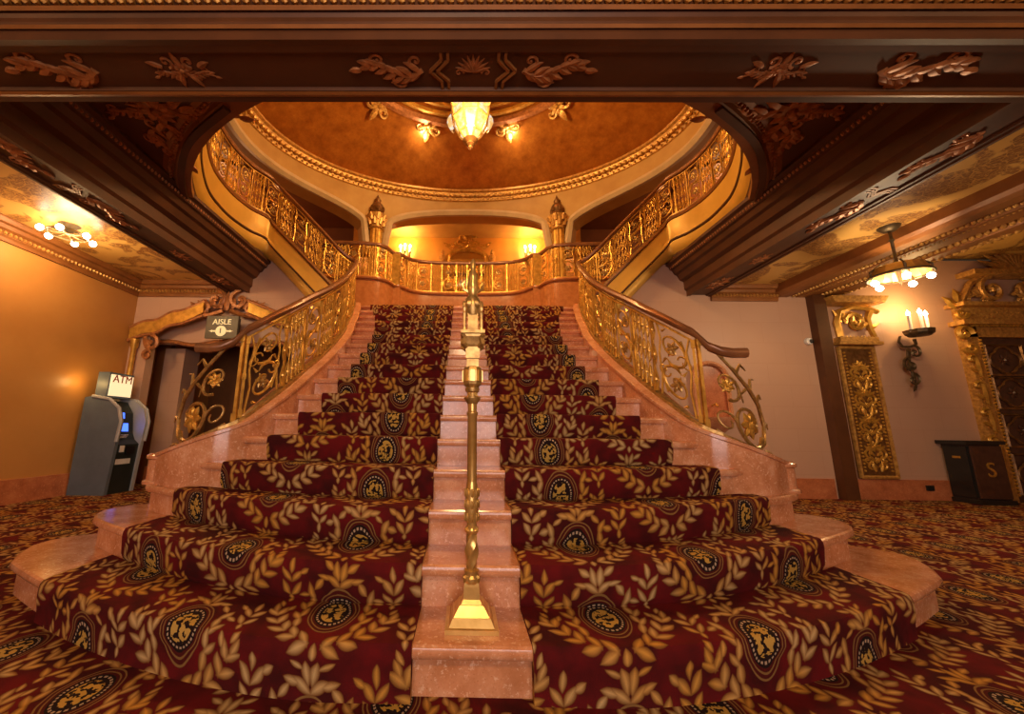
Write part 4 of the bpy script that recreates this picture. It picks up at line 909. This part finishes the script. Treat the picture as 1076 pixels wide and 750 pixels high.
rl = Relief((-4.98, YW-.05, 2.20), (1, 0, 0), (0, 0, 1), (0, -1, 0)); rl.scroll(0, 0, .13, PI/2, -1.2, .035); rl.scroll(-.02, -.19, .08, PI/2, 1.1, .03); rl.leaf(-.1, .1, -1.2, .3, .05); make('bracket', rl.m, 'carved', T, smooth=True)

# ------------------------------------------------------------------ right: pier, pilaster, door, bin, camera, fountain
struct(make('trim_pier', MB().box((5.50, YW-.06, 1.53), (.19, .14, SOF)), 'wood'))
T = thing('carved_pilaster', (6.0, YW, 0), 'gilded carved pilaster panel with scrolled bracket on the right wall', 'pilaster')
m = MB().box((6.01, YW-.02, 1.27), (.56, .04, 1.96)); make('panel', m, 'bronze', T)
m = MB()
for x0, z0, x1, z1 in ((5.75, .30, 5.75, 2.24), (6.27, .30, 6.27, 2.24), (5.75, .31, 6.27, .31), (5.75, 2.23, 6.27, 2.23)): m.tube([(x0, YW-.04, z0), (x1, YW-.04, z1)], .028, 6)
make('panel_frame', m, 'gilt', T)
m = MB()
for x_ in (5.815, 6.205):
    for i in range(36): m.sphere((x_, YW-.045, .40+i*.05), .018, 5, 4)
stuff(make('beading', m, 'gold', T))
for zc in (.55, .95, 1.35, 1.75):
    rl = Relief((6.01, YW-.04, zc), (1, 0, 0), (0, 0, 1), (0, -1, 0))
    for s_ in (-1, 1):
        rl.scroll(s_*.09, .10, .075, -PI/2, s_*1.1, .02); rl.scroll(s_*.08, -.09, .06, PI/2, -s_*1.1, .018)
        for i in range(4): rl.leaf(s_*.02, -.1+.08*i, PI/2-s_*.8, .13, .022, s_*.5)
    for s_ in (-1, 1):
        rl.scroll(s_*.13, 0, .055, 0, s_*1.1, .016); rl.leaf(s_*.03, .14, PI/2-s_*1.2, .14, .03, s_*.5); rl.leaf(s_*.04, -.16, PI/2-s_*.3, .16, .03, s_*.6)
    rl.rosette(0, .20, .085); rl.rosette(0, 0, .05); make('carved_ornament', rl.m, 'gold', T, smooth=True)
rl = Relief((6.03, YW-.06, 2.58), (1, 0, 0), (0, 0, 1), (0, -1, 0))
rl.scroll(.02, .04, .17, PI*.9, -1.2, .045); rl.line([(-.24, -.18), (-.26, .05), (-.20, .22), (0, .30), (.22, .29), (.40, .22)], .05, .04); rl.line([(.30, .25), (.22, .10), (.24, -.06), (.28, -.18)], .045, .035)
for i in range(6): rl.leaf(-.20+.08*i, .05-.02*i, 1.9-.3*i, .22, .035)
for i in range(10): rl.leaf(-.26+.056*i, -.28, PI/2, .12, .026, 0)
make('bracket', rl.m, 'gold', T, smooth=True)
m = MB().box((6.02, YW-.07, 2.29), (.66, .14, .05)); m.box((6.02, YW-.06, 2.35), (.58, .12, .07)); make('bracket_base', m, 'gilt', T)
m = MB().box((6.0, YW-.12, 2.95), (.75, .25, .10), taper=1.15); make('bracket_shelf', m, 'gilt', T)
# door
D = struct(make('door_1', MB().box((8.6, YW-.03, 1.2), (1.5, .08, 2.4)), 'doorwood'))
for cxd in (8.18, 8.98):
    for zc in (.38, 1.0, 1.55, 2.05):
        hh = .23 if zc > .5 else .28
        m = MB().tube([(cxd-.27, YW-.08, zc-hh), (cxd+.27, YW-.08, zc-hh), (cxd+.27, YW-.08, zc+hh), (cxd-.27, YW-.08, zc+hh), (cxd-.27, YW-.08, zc-hh)], .022, 4); make('panel_frame', m, 'bronze', D)
        pts = []
        for i in range(33): a = 2*PI*i/32; rr = .17*(1+.22*abs(math.cos(2*a))); pts.append((cxd+rr*1.15*math.cos(a), YW-.08, zc+rr*math.sin(a)))
        make('panel_quatrefoil', MB().tube(pts, .018, 5), 'bronze', D, smooth=True)
        rl = Relief((cxd, YW-.07, zc), (1, 0, 0), (0, 0, 1), (0, -1, 0)); rl.rosette(0, 0, .09, 6); make('panel_rosette', rl.m, 'doorwood', D, smooth=True)
Fd = struct(make('trim_door_frame', MB().box((7.72, YW-.06, 1.3), (.18, .12, 2.6)).box((8.6, YW-.06, 2.48), (1.9, .12, .16)).box((8.6, YW-.10, 2.62), (2.1, .20, .07)).box((8.6, YW-.06, 2.76), (1.9, .12, .22)).box((8.6, YW-.12, 2.90), (2.1, .24, .06)), 'gilt'))
m = MB()
for i in range(46): m.sphere((7.82, YW-.12, .1+i*.05), .022, 5, 4)
for i in range(30): m.sphere((7.75+i*.06, YW-.14, 2.58), .024, 5, 4)
stuff(make('beading', m, 'gold', Fd))
for zc in (.35, .75, 1.15, 1.55, 1.95):
    rl = Relief((7.70, YW-.12, zc), (1, 0, 0), (0, 0, 1), (0, -1, 0)); rl.leaf(0, -.16, PI/2, .36, .05, .4); rl.scroll(-.07, .1, .07, 0, 1.1, .03); rl.leaf(-.02, -.1, PI*.8, .14, .035); rl.rosette(.02, -.16, .05); make('carved_ornament', rl.m, 'gold', Fd, smooth=True)
rl = Relief((7.66, YW-.12, 2.35), (1, 0, 0), (0, 0, 1), (0, -1, 0)); rl.scroll(-.05, .1, .13, 0, 1.2, .045); rl.scroll(0, -.12, .10, PI, 1.1, .04); rl.scroll(-.03, .42, .09, 0, -1.1, .04); rl.leaf(-.1, .5, PI*.7, .25, .06); rl.leaf(-.05, .6, PI*.5, .22, .06); make('carved_ornament', rl.m, 'gold', Fd, smooth=True)
rl = Relief((8.5, YW-.10, 2.78), (1, 0, 0), (0, 0, 1), (0, -1, 0)); rl.acanthus(0, 0, 0, .6); rl.acanthus(0, 0, PI, .6, -1); make('carved_ornament', rl.m, 'gilt', Fd, smooth=True)
rl = Relief((8.45, YW-.10, 3.05), (1, 0, 0), (0, 0, 1), (0, -1, 0)); rl.scroll(-.22, .12, .22, PI/2, 1.3, .05); rl.acanthus(-.30, -.0, PI-.15, .45, -1); rl.acanthus(.1, .05, .1, .6); rl.scroll(.3, .14, .22, PI/2, -1.3, .05); rl.line([(-.75, -.08), (-.55, .22), (-.2, .40), (.2, .40), (.6, .22)], .045); make('crest', rl.m, 'gilt', Fd, smooth=True)
rl = Relief((8.7, YW-.10, 3.52), (1, 0, 0), (0, 0, 1), (0, -1, 0))
for i in range(13): rl.leaf(0, -.05, PI*(.02+.96*i/12), .62, .05, 0)
make('shell_crest', rl.m, 'gilt', Fd, smooth=True); make('upper_ledge', MB().box((8.7, YW-.12, 3.42), (1.7, .24, .08)), 'gilt', Fd)
# waste cabinet
T = thing('waste_cabinet', (7.22, 5.66, 0), 'low black waste cabinet with a gold S emblem beside the carved door', 'cabinet')
make('body', MB().box((7.22, 5.67, .43), (.44, .29, .74)), 'blackpaint', T); make('front_panel', MB().box((7.22, 5.515, .43), (.42, .02, .70)), 'doorwood', T)
make('side_panel', MB().box((6.993, 5.67, .43), (.02, .26, .68)), 'blackpaint', T)
make('top', MB().box((7.20, 5.655, .825), (.54, .35, .05)), 'blackpaint', T); make('plinth', MB().box((7.22, 5.66, .03), (.48, .33, .06)), 'blackpaint', T)
text('emblem', 'S', (7.22, 5.50, .45), (PI/2, 0, 0), .28, 'gold', T); make('plate', MB().box((6.980, 5.66, .62), (.008, .09, .03)), 'gold', T)
# security camera, outlet
T = thing('security_camera', (5.32, YW-.01, 2.33), 'small white dome security camera on the back wall', 'camera')
make('mount', MB().lathe((5.32, YW-.002, 2.33), [(.055, 0), (.06, .02), (.05, .05), (.03, .06)], 14, ax=(0, -1, 0)), 'white', T, smooth=True); make('lens_dome', MB().sphere((5.335, YW-.055, 2.325), .034, 10, 6), 'blackpaint', T, smooth=True)
T = tag(make('wall_outlet', MB().box((6.70, YW-.036, .17), (.11, .012, .075)).box((6.68, YW-.044, .17), (.03, .006, .04)).box((6.73, YW-.044, .17), (.03, .006, .04)), 'blackpaint'), 'dark wall outlet set in the orange marble baseboard', 'outlet')
# arched marble drinking fountain behind the right railing end
T = thing('drinking_fountain', (3.72, YW, 1.1), 'arched orange marble drinking fountain on the wall behind the right railing', 'fountain')
ar = [(-.25, 0), (-.25, .62)]+[(.25*math.cos(a), .62+.25*math.sin(a)) for a in [PI-PI*i/12 for i in range(13)]]+[(.25, .62), (.25, 0)]
m = MB(); m.quadgrid([[(3.72+x, YW-.06, 1.10+z) for x, z in ar], [(3.72+x, YW, 1.10+z) for x, z in ar]]); m.poly([(3.72+x*.98, YW-.03, 1.10+z*.99) for x, z in ar]); make('back_panel', m, 'baseboard', T)
make('arch_frame', MB().tube([(3.72+x, YW-.06, 1.10+z) for x, z in ar], .035, 6), 'marble', T, smooth=True)
make('basin', MB().lathe((3.72, YW-.16, 1.02), [(.05, -.10), (.14, -.02), (.20, .08), (.21, .12), (.18, .12), (.12, .05), (0, .03)], 14), 'marble', T, smooth=True)
make('spout', MB().tube([(3.72, YW-.02, 1.32), (3.72, YW-.12, 1.34), (3.72, YW-.16, 1.30)], .018, 6), 'brass', T, smooth=True)
